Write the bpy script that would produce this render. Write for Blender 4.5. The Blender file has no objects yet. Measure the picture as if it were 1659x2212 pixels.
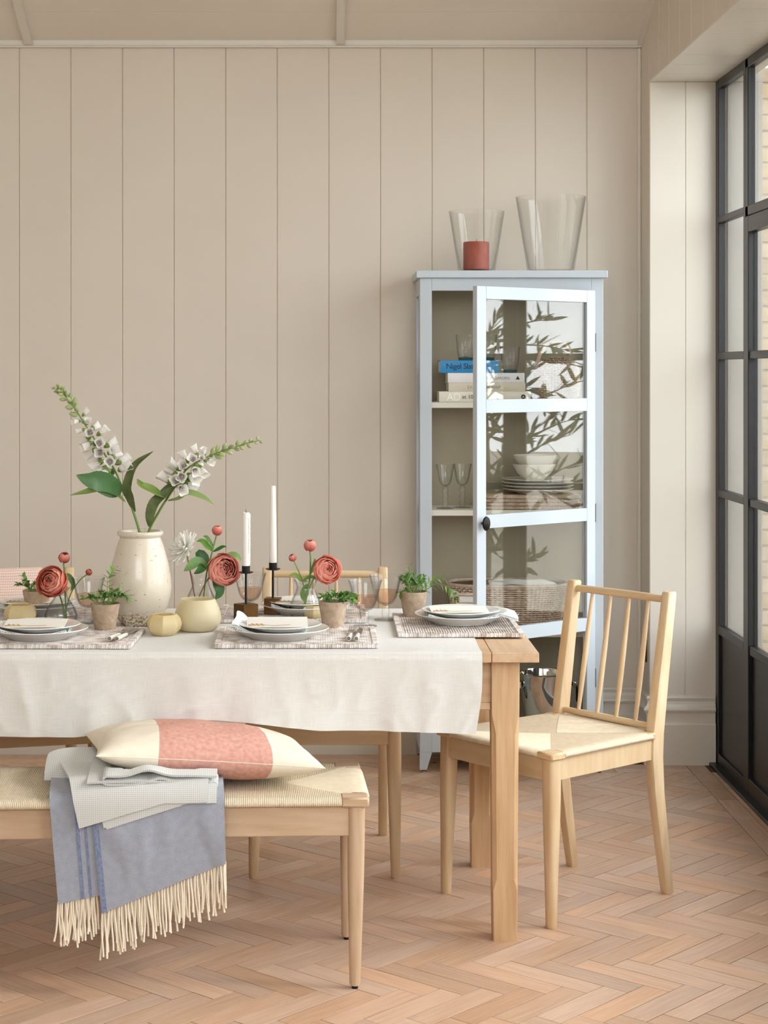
import bpy, math, random
import numpy as np
from mathutils import Vector, Matrix, Euler, noise
random.seed(7)
R = math.radians
SC = bpy.context.scene
COL = SC.collection

# ---------------------------------------------------------------- camera, sky, sun, exposure
F, CX, CY, H = 3950.0, 710.0, 803.0, 1.51          # focal length (px of 1659x2212), principal point, camera height
cam_data = bpy.data.cameras.new('camera')
cam = bpy.data.objects.new('camera', cam_data)
COL.objects.link(cam)
cam.location = (0, 0, H)
cam.rotation_euler = (R(90), 0, 0)
cam_data.sensor_fit = 'VERTICAL'
cam_data.sensor_height = 36.0
cam_data.lens = F / 2212 * 36
cam_data.shift_x = (829.5 - CX) / 2212
cam_data.shift_y = -(1106 - CY) / 2212
cam_data.clip_start = 0.05
SC.camera = cam

world = bpy.data.worlds.new('sky')
SC.world = world
world.use_nodes = True
bg = world.node_tree.nodes['Background']
bg.inputs['Color'].default_value = (0.93, 0.97, 1.0, 1)
bg.inputs['Strength'].default_value = 5.2

sun = bpy.data.lights.new('sun', 'SUN')
sun.energy = 1.1
sun.angle = R(9)
sun.color = (1.0, 0.93, 0.84)
sun_o = bpy.data.objects.new('sun', sun)
COL.objects.link(sun_o)
sun_o.rotation_euler = Vector((-1.0, 0.16, -0.66)).to_track_quat('-Z', 'Y').to_euler()


def portal(name, loc, size, direction):            # guides sky light through an opening; gives none of its own
    d = bpy.data.lights.new(name, 'AREA')
    d.shape = 'RECTANGLE'
    d.size, d.size_y = size
    d.cycles.is_portal = True
    o = bpy.data.objects.new(name, d)
    COL.objects.link(o)
    o.location = loc
    o.rotation_euler = Vector(direction).to_track_quat('-Z', 'Z').to_euler()


portal('window_portal', (1.56, 4.6, 1.32), (4.86, 2.6), (-1, 0, 0))
portal('rear_portal', (-0.5, -2.05, 3.1), (3.2, 2.2), (0, 1, 0))

vs = SC.view_settings
vs.view_transform = 'Standard'
vs.look = 'None'
vs.gamma = 1.0
vs.use_curve_mapping = False
vs.exposure = 0.30
SC.display_settings.display_device = 'sRGB'
try:
    SC.cycles.max_bounces = 14
    SC.cycles.transparent_max_bounces = 24
    SC.cycles.transmission_bounces = 12
    SC.cycles.glossy_bounces = 6
    SC.cycles.caustics_refractive = False
    SC.cycles.caustics_reflective = False
    SC.cycles.sample_clamp_indirect = 6.0
except Exception:
    pass


# ---------------------------------------------------------------- helpers: materials
def lin(h):
    h = h.lstrip('#')
    out = []
    for i in (0, 2, 4):
        c = int(h[i:i + 2], 16) / 255
        out.append(c / 12.92 if c <= 0.04045 else ((c + 0.055) / 1.055) ** 2.4)
    return (*out, 1)


MATS = {}


def pm(name, c1, c2=None, rough=0.55, metal=0.0, scale=8.0, stretch=(1, 1, 1), rnd=0.0, bump=0.0, bscale=None,
       bdist=0.002, sheen=0.0, contrast=(0.3, 0.7), detail=4.0, coat=0.0, transl=0.0, spec=0.5, uv=False, shift=False):
    if name in MATS:
        return MATS[name]
    m = bpy.data.materials.new(name)
    m.use_nodes = True
    nt = m.node_tree
    N, L = nt.nodes, nt.links
    p = N['Principled BSDF']
    p.inputs['Roughness'].default_value = rough
    p.inputs['Metallic'].default_value = metal
    p.inputs['Specular IOR Level'].default_value = spec
    if sheen:
        p.inputs['Sheen Weight'].default_value = sheen
    if coat:
        p.inputs['Coat Weight'].default_value = coat
        p.inputs['Coat Roughness'].default_value = 0.12
    tc = N.new('ShaderNodeTexCoord')
    mp = N.new('ShaderNodeMapping')
    mp.inputs['Scale'].default_value = stretch
    L.new(tc.outputs['UV' if uv else 'Object'], mp.inputs['Vector'])
    oi = N.new('ShaderNodeObjectInfo')
    if shift:
        cm = N.new('ShaderNodeVectorMath')
        cm.operation = 'SCALE'
        cm.inputs[0].default_value = (3.7, 5.1, 9.3)
        L.new(oi.outputs['Random'], cm.inputs['Scale'])
        L.new(cm.outputs[0], mp.inputs['Location'])
    nz = N.new('ShaderNodeTexNoise')
    nz.inputs['Scale'].default_value = scale
    nz.inputs['Detail'].default_value = detail
    L.new(mp.outputs[0], nz.inputs['Vector'])
    cr = N.new('ShaderNodeValToRGB')
    cr.color_ramp.elements[0].position, cr.color_ramp.elements[1].position = contrast
    cr.color_ramp.elements[0].color = lin(c1)
    cr.color_ramp.elements[1].color = lin(c2 or c1)
    L.new(nz.outputs['Fac'], cr.inputs['Fac'])
    col = cr.outputs['Color']
    if rnd:
        hs = N.new('ShaderNodeHueSaturation')
        mr = N.new('ShaderNodeMapRange')
        mr.inputs['To Min'].default_value = 1 - rnd
        mr.inputs['To Max'].default_value = 1 + rnd * 0.6
        L.new(oi.outputs['Random'], mr.inputs['Value'])
        L.new(mr.outputs[0], hs.inputs['Value'])
        mr2 = N.new('ShaderNodeMath')
        mr2.operation = 'FRACT'
        ml = N.new('ShaderNodeMath')
        ml.operation = 'MULTIPLY'
        ml.inputs[1].default_value = 17.31
        L.new(oi.outputs['Random'], ml.inputs[0])
        L.new(ml.outputs[0], mr2.inputs[0])
        mr3 = N.new('ShaderNodeMapRange')
        mr3.inputs['To Min'].default_value = 1 - rnd * 0.9
        mr3.inputs['To Max'].default_value = 1 + rnd * 0.7
        L.new(mr2.outputs[0], mr3.inputs['Value'])
        L.new(mr3.outputs[0], hs.inputs['Saturation'])
        L.new(col, hs.inputs['Color'])
        col = hs.outputs['Color']
    L.new(col, p.inputs['Base Color'])
    if bump:
        nb = N.new('ShaderNodeTexNoise')
        nb.inputs['Scale'].default_value = bscale or scale * 4
        nb.inputs['Detail'].default_value = 3
        L.new(mp.outputs[0], nb.inputs['Vector'])
        bp = N.new('ShaderNodeBump')
        bp.inputs['Strength'].default_value = bump
        bp.inputs['Distance'].default_value = bdist
        L.new(nb.outputs['Fac'], bp.inputs['Height'])
        L.new(bp.outputs[0], p.inputs['Normal'])
    if transl:
        tr = N.new('ShaderNodeBsdfTranslucent')
        L.new(col, tr.inputs['Color'])
        mx = N.new('ShaderNodeMixShader')
        mx.inputs[0].default_value = transl
        L.new(p.outputs[0], mx.inputs[1])
        L.new(tr.outputs[0], mx.inputs[2])
        L.new(mx.outputs[0], N['Material Output'].inputs['Surface'])
    MATS[name] = m
    return m


def thin_glass(name, tint=(0.98, 0.99, 0.985), rough=0.0, base=0.04, gain=1.0, edge=0.0):
    if name in MATS:
        return MATS[name]
    m = bpy.data.materials.new(name)
    m.use_nodes = True
    nt = m.node_tree
    N, L = nt.nodes, nt.links
    N.remove(N['Principled BSDF'])
    lw = N.new('ShaderNodeLayerWeight')
    lw.inputs['Blend'].default_value = 0.5
    pw = N.new('ShaderNodeMath')
    pw.operation = 'POWER'
    pw.inputs[1].default_value = 5.0
    L.new(lw.outputs['Facing'], pw.inputs[0])
    ma = N.new('ShaderNodeMath')
    ma.operation = 'MULTIPLY_ADD'
    ma.inputs[1].default_value = (1 - base) * gain
    ma.inputs[2].default_value = base
    ma.use_clamp = True
    L.new(pw.outputs[0], ma.inputs[0])
    t = N.new('ShaderNodeBsdfTransparent')
    t.inputs['Color'].default_value = (*tint, 1)
    if edge:                                         # a longer way through the glass near its outline
        p3 = N.new('ShaderNodeMath')
        p3.operation = 'POWER'
        p3.inputs[1].default_value = 3.0
        L.new(lw.outputs['Facing'], p3.inputs[0])
        mc = N.new('ShaderNodeMixRGB')
        mc.inputs[1].default_value = (*tint, 1)
        mc.inputs[2].default_value = (edge, edge, edge, 1)
        L.new(p3.outputs[0], mc.inputs[0])
        L.new(mc.outputs[0], t.inputs['Color'])
    g = N.new('ShaderNodeBsdfGlossy')
    g.inputs['Roughness'].default_value = rough
    mx = N.new('ShaderNodeMixShader')
    L.new(ma.outputs[0], mx.inputs[0])
    L.new(t.outputs[0], mx.inputs[1])
    L.new(g.outputs[0], mx.inputs[2])
    L.new(mx.outputs[0], N['Material Output'].inputs['Surface'])
    MATS[name] = m
    return m


def math_mat(name, build, rough=0.8, bump=0.0, bdist=0.001, sheen=0.0, transl=0.0):
    """build(N, L, uvx, uvy, op) -> (colour socket, height socket or None); op(kind, a, b) makes a Math node."""
    m = bpy.data.materials.new(name)
    m.use_nodes = True
    nt = m.node_tree
    N, L = nt.nodes, nt.links
    p = N['Principled BSDF']
    p.inputs['Roughness'].default_value = rough
    p.inputs['Specular IOR Level'].default_value = 0.25
    if sheen:
        p.inputs['Sheen Weight'].default_value = sheen
    tc = N.new('ShaderNodeTexCoord')
    sp = N.new('ShaderNodeSeparateXYZ')
    L.new(tc.outputs['UV'], sp.inputs[0])

    def op(kind, a, b=None):
        n = N.new('ShaderNodeMath')
        n.operation = kind
        for i, q in enumerate((a, b)):
            if q is None:
                continue
            if isinstance(q, (int, float)):
                n.inputs[i].default_value = q
            else:
                L.new(q, n.inputs[i])
        return n.outputs[0]

    def mixc(fac, a, b):
        n = N.new('ShaderNodeMix')
        n.data_type = 'RGBA'
        n.inputs['Factor'].default_value = 0.5
        if isinstance(fac, (int, float)):
            n.inputs['Factor'].default_value = fac
        else:
            L.new(fac, n.inputs['Factor'])
        for k, q in (('A', a), ('B', b)):
            s = [i for i in n.inputs if i.name == k and i.type == 'RGBA'][0]
            if isinstance(q, tuple):
                s.default_value = q
            else:
                L.new(q, s)
        return [o for o in n.outputs if o.type == 'RGBA'][0]

    def noise_(scale, detail=2, sx=None, sy=None):
        n = N.new('ShaderNodeTexNoise')
        n.inputs['Scale'].default_value = scale
        n.inputs['Detail'].default_value = detail
        if sx is not None:
            mp = N.new('ShaderNodeMapping')
            mp.inputs['Scale'].default_value = (sx, sy, 1)
            L.new(tc.outputs['UV'], mp.inputs[0])
            L.new(mp.outputs[0], n.inputs['Vector'])
        else:
            L.new(tc.outputs['UV'], n.inputs['Vector'])
        return n.outputs['Fac']

    col, hgt = build(op, mixc, noise_, sp.outputs[0], sp.outputs[1])
    L.new(col, p.inputs['Base Color'])
    if hgt is not None and bump:
        bp = N.new('ShaderNodeBump')
        bp.inputs['Strength'].default_value = bump
        bp.inputs['Distance'].default_value = bdist
        L.new(hgt, bp.inputs['Height'])
        L.new(bp.outputs[0], p.inputs['Normal'])
    if transl:
        tr = N.new('ShaderNodeBsdfTranslucent')
        L.new(col, tr.inputs['Color'])
        mx = N.new('ShaderNodeMixShader')
        mx.inputs[0].default_value = transl
        L.new(p.outputs[0], mx.inputs[1])
        L.new(tr.outputs[0], mx.inputs[2])
        L.new(mx.outputs[0], N['Material Output'].inputs['Surface'])
    MATS[name] = m
    return m


# ---------------------------------------------------------------- helpers: meshes
class MB:
    def __init__(self):
        self.v, self.f, self.uv = [], [], []

    def add(self, vs, fs, uvs=None):
        b = len(self.v)
        self.v.extend([tuple(q) for q in vs])
        self.f.extend([tuple(b + i for i in f) for f in fs])
        self.uv.extend(uvs if uvs is not None else [(0.0, 0.0)] * len(vs))
        return self

    def box(self, x0, x1, y0, y1, z0, z1, b=0.0):
        if b <= 0:
            v = [(x, y, z) for z in (z0, z1) for y in (y0, y1) for x in (x0, x1)]
            return self.add(v, [(0, 2, 3, 1), (4, 5, 7, 6), (0, 1, 5, 4), (2, 6, 7, 3), (0, 4, 6, 2), (1, 3, 7, 5)])
        v, idx = [], {}
        for sx in (0, 1):
            for sy in (0, 1):
                for sz in (0, 1):
                    X, Y, Z = (x0, x1)[sx], (y0, y1)[sy], (z0, z1)[sz]
                    dx, dy, dz = (b, -b)[sx], (b, -b)[sy], (b, -b)[sz]
                    for ax, q in enumerate(((X, Y + dy, Z + dz), (X + dx, Y, Z + dz), (X + dx, Y + dy, Z))):
                        idx[(sx, sy, sz, ax)] = len(v)
                        v.append(q)
        I = lambda *k: idx[k]
        f = []
        for s in (0, 1):
            f.append([I(s, 0, 0, 0), I(s, 1, 0, 0), I(s, 1, 1, 0), I(s, 0, 1, 0)])
            f.append([I(0, s, 0, 1), I(1, s, 0, 1), I(1, s, 1, 1), I(0, s, 1, 1)])
            f.append([I(0, 0, s, 2), I(1, 0, s, 2), I(1, 1, s, 2), I(0, 1, s, 2)])
        for a in (0, 1):
            for c in (0, 1):
                f.append([I(a, c, 0, 0), I(a, c, 0, 1), I(a, c, 1, 1), I(a, c, 1, 0)])
                f.append([I(a, 0, c, 0), I(a, 0, c, 2), I(a, 1, c, 2), I(a, 1, c, 0)])
                f.append([I(0, a, c, 1), I(0, a, c, 2), I(1, a, c, 2), I(1, a, c, 1)])
        for sx in (0, 1):
            for sy in (0, 1):
                for sz in (0, 1):
                    f.append([I(sx, sy, sz, 0), I(sx, sy, sz, 1), I(sx, sy, sz, 2)])
        c = Vector(((x0 + x1) / 2, (y0 + y1) / 2, (z0 + z1) / 2))
        out = []
        for q in f:
            P = [Vector(v[i]) for i in q]
            n = (P[1] - P[0]).cross(P[2] - P[0])
            out.append(q if n.dot(sum(P, Vector()) / len(P) - c) > 0 else q[::-1])
        return self.add(v, out)

    def rings(self, rings, cap0=True, cap1=True, closed=True):
        n = len(rings[0])
        v = [p for r in rings for p in r]
        f = []
        for i in range(len(rings) - 1):
            for j in range(n if closed else n - 1):
                k = (j + 1) % n
                f.append((i * n + j, i * n + k, (i + 1) * n + k, (i + 1) * n + j))
        if cap0:
            f.append(tuple(range(n))[::-1])
        if cap1:
            f.append(tuple((len(rings) - 1) * n + j for j in range(n)))
        return self.add(v, f)

    def lathe(self, prof, n=32, c=(0, 0, 0), sx=1.0, sy=1.0):
        rings = [[(c[0] + sx * r * math.cos(2 * math.pi * j / n), c[1] + sy * r * math.sin(2 * math.pi * j / n), c[2] + z)
                  for j in range(n)] for r, z in prof]
        return self.rings(rings, cap0=prof[0][0] > 1e-5, cap1=prof[-1][0] > 1e-5)

    def tube(self, pts, rad, n=8, cap=True, flat=1.0):
        pts = [Vector(p) for p in pts]
        if not hasattr(rad, '__len__'):
            rad = [rad] * len(pts)
        t0 = (pts[1] - pts[0]).normalized()
        up = Vector((0, 0, 1)) if abs(t0.z) < 0.9 else Vector((0, 1, 0))
        nrm = (up - t0 * up.dot(t0)).normalized()
        rings = []
        for i, p in enumerate(pts):
            a = pts[max(i - 1, 0)]
            b = pts[min(i + 1, len(pts) - 1)]
            t = (b - a).normalized()
            nrm = (nrm - t * nrm.dot(t)).normalized()
            bi = t.cross(nrm)
            rings.append([p + (nrm * math.cos(2 * math.pi * j / n) * flat + bi * math.sin(2 * math.pi * j / n)) * rad[i] for j in range(n)])
        return self.rings(rings, cap, cap)

    def sheet(self, P, thick=0.0, uv=None):
        """P: array (nu, nv, 3); thick > 0 gives it a second side and a rim."""
        P = np.asarray(P, float)
        nu, nv = P.shape[:2]
        if uv is None:
            du = np.concatenate([[0], np.cumsum(np.linalg.norm(np.diff(P[:, nv // 2], axis=0), axis=1))])
            dv = np.concatenate([[0], np.cumsum(np.linalg.norm(np.diff(P[nu // 2], axis=0), axis=1))])
            uv = np.stack(np.meshgrid(du, dv, indexing='ij'), -1)
        U = [tuple(q) for q in uv.reshape(-1, 2)]
        idx = np.arange(nu * nv).reshape(nu, nv)
        a, b, c, d = idx[:-1, :-1], idx[1:, :-1], idx[1:, 1:], idx[:-1, 1:]
        F1 = np.stack([a, b, c, d], -1).reshape(-1, 4)
        if thick <= 0:
            return self.add(P.reshape(-1, 3), F1.tolist(), U)
        gu = np.gradient(P, axis=0)
        gv = np.gradient(P, axis=1)
        n = np.cross(gu, gv)
        n /= np.maximum(np.linalg.norm(n, axis=-1, keepdims=True), 1e-9)
        Q = P - n * thick
        o = nu * nv
        fs = F1.tolist() + (F1[:, ::-1] + o).tolist()
        edge = list(idx[:, 0]) + list(idx[-1, 1:]) + list(idx[-2::-1, -1]) + list(idx[0, -2:0:-1])
        for i in range(len(edge)):
            p, q = int(edge[i]), int(edge[(i + 1) % len(edge)])
            fs.append((q, p, p + o, q + o))
        return self.add(np.concatenate([P.reshape(-1, 3), Q.reshape(-1, 3)]), fs, U + U)

    def mesh(self, name, mat, smooth=True, angle=40):
        me = bpy.data.meshes.new(name)
        me.from_pydata(self.v, [], self.f)
        ul = me.uv_layers.new(name='UVMap')
        vi = np.empty(len(me.loops), dtype=np.int32)
        me.loops.foreach_get('vertex_index', vi)
        ul.data.foreach_set('uv', np.asarray(self.uv, dtype=np.float32)[vi].ravel())
        if mat:
            me.materials.append(mat)
        me.validate()
        if smooth:
            me.shade_smooth()
            me.set_sharp_from_angle(angle=R(angle))
        return me


def link(name, data, parent=None, mw=None):
    o = bpy.data.objects.new(name, data)
    COL.objects.link(o)
    if parent is not None:
        o.parent = parent
    if mw is not None:
        o.matrix_basis = mw
    return o


def part(name, mb, mat, parent=None, label=None, smooth=True, angle=40, kind=None):
    o = link(name, mb.mesh(name, mat, smooth, angle), parent)
    if label:
        o['label'] = label
    if kind:
        o['kind'] = kind
    return o


def tag(o, label=None, cat=None, group=None, kind=None):
    for k, q in (('label', label), ('category', cat), ('group', group), ('kind', kind)):
        if q:
            o[k] = q
    return o


def thing(name, label, cat, loc=(0, 0, 0), rotz=0.0, group=None):
    o = bpy.data.objects.new(name, None)
    o.empty_display_size = 0.05
    COL.objects.link(o)
    o.location = loc
    o.rotation_euler = (0, 0, rotz)
    return tag(o, label, cat, group)


def struct(name, mb, mat, label, cat='wall', parent=None, smooth=True, angle=40):
    o = part(name, mb, mat, parent, None, smooth, angle)
    if parent is None:
        tag(o, label, cat, None, 'structure')
    return o


def children(o):
    return [c for c in bpy.data.objects if c.parent is o]


def copy_tree(o, parent=None):
    kids = {}
    for c in bpy.data.objects:
        if c.parent is not None:
            kids.setdefault(c.parent.name, []).append(c)

    def rec(q, par):
        c = q.copy()
        COL.objects.link(c)
        if par is not None:
            c.parent = par
        for k in kids.get(q.name, []):
            rec(k, c)
        return c
    return rec(o, parent)


def at(px, py, y):                                  # where a picture point lies at distance y
    return Vector(((px - CX) * y / F, y, H - (py - CY) * y / F))


def rrect(cx, cy, z, hw, hd, r, n=4):               # rounded rectangle ring
    out = []
    for qx, qy, a0 in ((1, 1, 0), (-1, 1, 90), (-1, -1, 180), (1, -1, 270)):
        for i in range(n):
            a = R(a0 + 90 * i / (n - 1))
            out.append((cx + qx * (hw - r) + r * math.cos(a), cy + qy * (hd - r) + r * math.sin(a), z))
    return out


def catmull(P, n=6):
    P = [Vector(p) for p in P]
    P = [P[0] * 2 - P[1]] + P + [P[-1] * 2 - P[-2]]
    out = []
    for i in range(1, len(P) - 2):
        for k in range(n):
            t = k / n
            a, b, c, d = P[i - 1:i + 3]
            out.append(0.5 * ((2 * b) + (c - a) * t + (2 * a - 5 * b + 4 * c - d) * t * t + (3 * b - 3 * c + d - a) * t ** 3))
    out.append(P[-2])
    return out


# ---------------------------------------------------------------- materials
paint = pm('warm_white_paint', 'ded5c7', 'dad0c2', 0.5, scale=2.0, bump=0.05, bscale=180, bdist=0.0006)
paint_ceiling = pm('ceiling_paint', 'e8dfd3', 'e4dacd', 0.55, scale=2.0)
trim_paint = pm('trim_paint', 'e2dcd1', 'ded8cd', 0.38, scale=2.0)
steel_dark = pm('dark_steel', '131212', '100f0f', 0.34, scale=30, spec=0.35)
oak_floor = pm('oak_parquet', 'c0997f', 'd8b79b', 0.38, scale=4.0, stretch=(1.8, 22, 22), rnd=0.15, contrast=(0.2, 0.8), bump=0.12, bscale=14, bdist=0.0006, shift=True, detail=6)
oak_sub = pm('floor_underlay', '5a4330', '4a3626', 0.8, scale=6)
oak_table = pm('table_oak', 'bf9a70', 'd6b48c', 0.5, scale=4.0, stretch=(18, 18, 1.4), bump=0.15, bscale=24, bdist=0.0006, rnd=0.06, detail=6, shift=True)
oak_table_x = pm('table_oak_long', 'c8a47e', 'dabb98', 0.5, scale=4.0, stretch=(1.4, 18, 18), bump=0.12, bscale=24, bdist=0.0006, rnd=0.06, detail=6, shift=True)
oak_table_y = pm('table_oak_cross', 'c8a47e', 'dabb98', 0.5, scale=4.0, stretch=(18, 1.4, 18), bump=0.12, bscale=24, bdist=0.0006, rnd=0.06, detail=6, shift=True)
oak_chair = pm('chair_oak', 'c9ab84', 'd6be9b', 0.48, scale=4.0, stretch=(12, 12, 1.6), rnd=0.05, detail=5, shift=True)
oak_chair_x = pm('chair_oak_long', 'c9ab84', 'd6be9b', 0.48, scale=4.0, stretch=(1.6, 12, 12), rnd=0.05, detail=5, shift=True)
oak_bench = pm('bench_oak', 'b99c7e', 'cbb094', 0.5, scale=4.0, stretch=(12, 12, 1.6), rnd=0.05, detail=5, shift=True)
oak_bench_x = pm('bench_oak_long', 'b99c7e', 'cbb094', 0.5, scale=4.0, stretch=(1.6, 12, 12), rnd=0.05, detail=5, shift=True)
cord = pm('paper_cord', 'dccdb2', 'e6dac4', 0.75, scale=60)
cab_paint = pm('pale_blue_paint', 'c3ccd4', 'bfc9d1', 0.42, scale=3)
cab_inner = pm('cabinet_inner', 'a79c87', 'a2977f', 0.6, scale=3)
cab_shelf = pm('cabinet_shelf', 'e0dccf', 'dcd7ca', 0.5, scale=3)
black_iron = pm('black_iron', '1c1a19', '262321', 0.4, metal=0.6, scale=40)
bronze = pm('antique_bronze', '5d4122', '7a5a33', 0.38, metal=0.85, scale=14)
chrome = pm('polished_steel', 'd8d6d2', 'dedcd8', 0.05, metal=1.0)
satin_steel = pm('satin_steel', 'b9b4ad', 'c6c1b9', 0.25, metal=1.0)
porcelain = pm('white_porcelain', 'e9e7e2', 'efede8', 0.18, scale=4, coat=0.3)
stoneware = pm('cream_stoneware', 'e6e1d6', 'ece8de', 0.3, scale=4)
wax = pm('white_wax', 'f3f0e8', 'f7f4ee', 0.45, scale=8, transl=0.15)
wax_red = pm('terracotta_wax', '9c4a38', 'ab5745', 0.55, scale=30)
yellow_glass = pm('frosted_yellow_glass', 'efe0b4', 'f4e9c6', 0.3, scale=6, transl=0.5)
peat = pm('peat_fibre', 'a88f77', 'c3ad95', 0.9, scale=45, bump=0.9, bscale=110, bdist=0.0025, rnd=0.08)
soil = pm('soil', '3a2c20', '241a12', 0.95, scale=60)
leaf_m = pm('leaf_green', '4f8232', '84b552', 0.45, scale=4, rnd=0.25, transl=0.25)
leaf_dark = pm('leaf_dark_green', '2f5c2a', '4f8640', 0.4, scale=4, rnd=0.25, transl=0.2)
leaf_light = pm('leaf_light_green', '7d9a4a', '9cb565', 0.5, scale=6, rnd=0.15, transl=0.3)
leaf_olive = pm('leaf_olive', '4f6132', '74864c', 0.5, scale=25, rnd=0.2, transl=0.3)
stem_m = pm('stem_green', '5f7f36', '79994c', 0.5, scale=30)
stem_red = pm('stem_reddish', '8a5440', '9b6a4c', 0.5, scale=40)
white_petal = pm('white_petal', 'f4f3ed', 'fcfbf7', 0.5, scale=20, transl=0.42)


def _linen(op, mixc, noise_, u, v):                  # slubby threads both ways
    h = op('ADD', noise_(1.0, 2, 700, 24), noise_(1.0, 2, 24, 700))
    f = op('ADD', op('MULTIPLY', h, 0.9), op('MULTIPLY', noise_(7, 3), 0.2))
    return mixc(op('SUBTRACT', f, 0.5), lin('dddbd7'), lin('f1f0ed')), h


linen = math_mat('white_linen', _linen, 0.85, 0.35, 0.0006, sheen=0.2, transl=0.12)
napkin_m = pm('pale_blue_linen', 'dfe5e4', 'e8eceb', 0.85, scale=60, bump=0.3, bscale=400, bdist=0.0006)
card_m = pm('white_card', 'f4f2ec', 'f7f5f0', 0.6, scale=4)
cream_linen = pm('cream_linen', 'e4dac8', 'e9e0cf', 0.85, scale=60, bump=0.3, bscale=500, bdist=0.0006)
fringe_m = pm('cream_fringe', 'eadfca', 'f0e7d5', 0.85, scale=60)
wicker_m = pm('rattan', 'b39a83', 'd2bda8', 0.65, scale=30, rnd=0.05)
wicker_dark = pm('rattan_gap_shade', '5a4434', '6a5140', 0.8, scale=30)  # dark brown standing in for the shade between wicker strands
rattan_white = pm('whitewashed_rattan', 'b5a79d', 'e8e2de', 0.7, scale=28, detail=6, contrast=(0.35, 0.6))
mat_base = pm('placemat_gap', '7a675b', '8c7a6e', 0.8, scale=30)
crackle = pm('aged_glaze', 'e6dfd0', 'e9e3d6', 0.16, scale=5, coat=0.4)
terracotta_raw = pm('unglazed_clay', 'b49b80', 'd8ccb8', 0.8, scale=30, bump=0.5, bscale=60)
brick_m = pm('pale_brick', '806f5a', 'a08e76', 0.9, scale=14, rnd=0.18)
mortar = pm('mortar', '938a7c', '9d9486', 0.95, scale=20)
paving = pm('pale_paving', '8f897e', '9b958a', 0.8, scale=3, rnd=0.05)
bark = pm('bark', '6a6052', '83796a', 0.9, scale=20)
glass_pane = thin_glass('window_glass', (0.985, 0.99, 0.985), base=0.085)
glass_ware = thin_glass('clear_glassware', (0.993, 0.995, 0.994), base=0.03, gain=0.6, edge=0.66)
glass_blue = thin_glass('blue_glass', (0.35, 0.62, 0.72))
wine = thin_glass('rose_wine', (0.95, 0.82, 0.74), base=0.03, gain=0.4)
glass_goblet = thin_glass('goblet_glass', (0.978, 0.983, 0.98), base=0.04, gain=0.6, edge=0.5)
water = thin_glass('water', (0.97, 0.975, 0.97), base=0.02, gain=0.4)


def _glaze():                                        # glazed pot: cream glaze, brown chips, bare speckled clay foot
    m = bpy.data.materials.new('chipped_cream_glaze')
    m.use_nodes = True
    N, L = m.node_tree.nodes, m.node_tree.links
    p = N['Principled BSDF']
    tc = N.new('ShaderNodeTexCoord')
    sp = N.new('ShaderNodeSeparateXYZ')
    L.new(tc.outputs['Object'], sp.inputs[0])
    n1 = N.new('ShaderNodeTexNoise'); n1.inputs['Scale'].default_value = 70; n1.inputs['Detail'].default_value = 4
    mp = N.new('ShaderNodeMapping'); mp.inputs['Scale'].default_value = (1, 1, 1.7)
    L.new(tc.outputs['Object'], mp.inputs[0]); L.new(mp.outputs[0], n1.inputs['Vector'])
    chip = N.new('ShaderNodeValToRGB'); chip.color_ramp.elements[0].position = 0.665; chip.color_ramp.elements[1].position = 0.70
    L.new(n1.outputs['Fac'], chip.inputs[0])
    n2 = N.new('ShaderNodeTexNoise'); n2.inputs['Scale'].default_value = 22; n2.inputs['Detail'].default_value = 5
    L.new(tc.outputs['Object'], n2.inputs['Vector'])
    ad = N.new('ShaderNodeMath'); ad.operation = 'MULTIPLY_ADD'; ad.inputs[1].default_value = 0.05
    L.new(n2.outputs['Fac'], ad.inputs[0]); L.new(sp.outputs[2], ad.inputs[2])
    foot = N.new('ShaderNodeValToRGB'); foot.color_ramp.elements[0].position = 0.052; foot.color_ramp.elements[1].position = 0.072
    foot.color_ramp.elements[0].color = (1, 1, 1, 1); foot.color_ramp.elements[1].color = (0, 0, 0, 1)
    L.new(ad.outputs[0], foot.inputs[0])
    n3 = N.new('ShaderNodeTexNoise'); n3.inputs['Scale'].default_value = 160; n3.inputs['Detail'].default_value = 3
    L.new(tc.outputs['Object'], n3.inputs['Vector'])
    clay = N.new('ShaderNodeValToRGB'); clay.color_ramp.elements[0].position = 0.42; clay.color_ramp.elements[1].position = 0.56
    clay.color_ramp.elements[0].color = lin('8a7358'); clay.color_ramp.elements[1].color = lin('ded3bf')
    L.new(n3.outputs['Fac'], clay.inputs[0])
    gl = N.new('ShaderNodeValToRGB'); gl.color_ramp.elements[0].color = lin('cfc5b4'); gl.color_ramp.elements[1].color = lin('dbd2c3')
    L.new(n2.outputs['Fac'], gl.inputs[0])

    def mx(fac, a, b):
        n = N.new('ShaderNodeMixRGB'); L.new(fac, n.inputs[0])
        L.new(a, n.inputs[1])
        if isinstance(b, tuple):
            n.inputs[2].default_value = b
        else:
            L.new(b, n.inputs[2])
        return n.outputs[0]
    c = mx(chip.outputs[0], gl.outputs[0], lin('a58b6c'))
    c = mx(foot.outputs[0], c, clay.outputs[0])
    L.new(c, p.inputs['Base Color'])
    rr = N.new('ShaderNodeMapRange'); rr.inputs['To Min'].default_value = 0.15; rr.inputs['To Max'].default_value = 0.8
    L.new(foot.outputs[0], rr.inputs[0]); L.new(rr.outputs[0], p.inputs['Roughness'])
    return m


glaze = _glaze()


def petal_mat(name, deep, mid, rim):
    def b(op, mixc, noise_, u, v):
        f = op('MULTIPLY', op('POWER', v, 2.2), op('ADD', op('MULTIPLY', noise_(9), 0.5), 0.75))
        c = mixc(op('MINIMUM', op('MULTIPLY', f, 1.5), 1.0), deep, mid)
        return mixc(op('MINIMUM', op('POWER', v, 14.0), 1.0), c, rim), None
    return math_mat(name, b, 0.55, transl=0.3)


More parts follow.
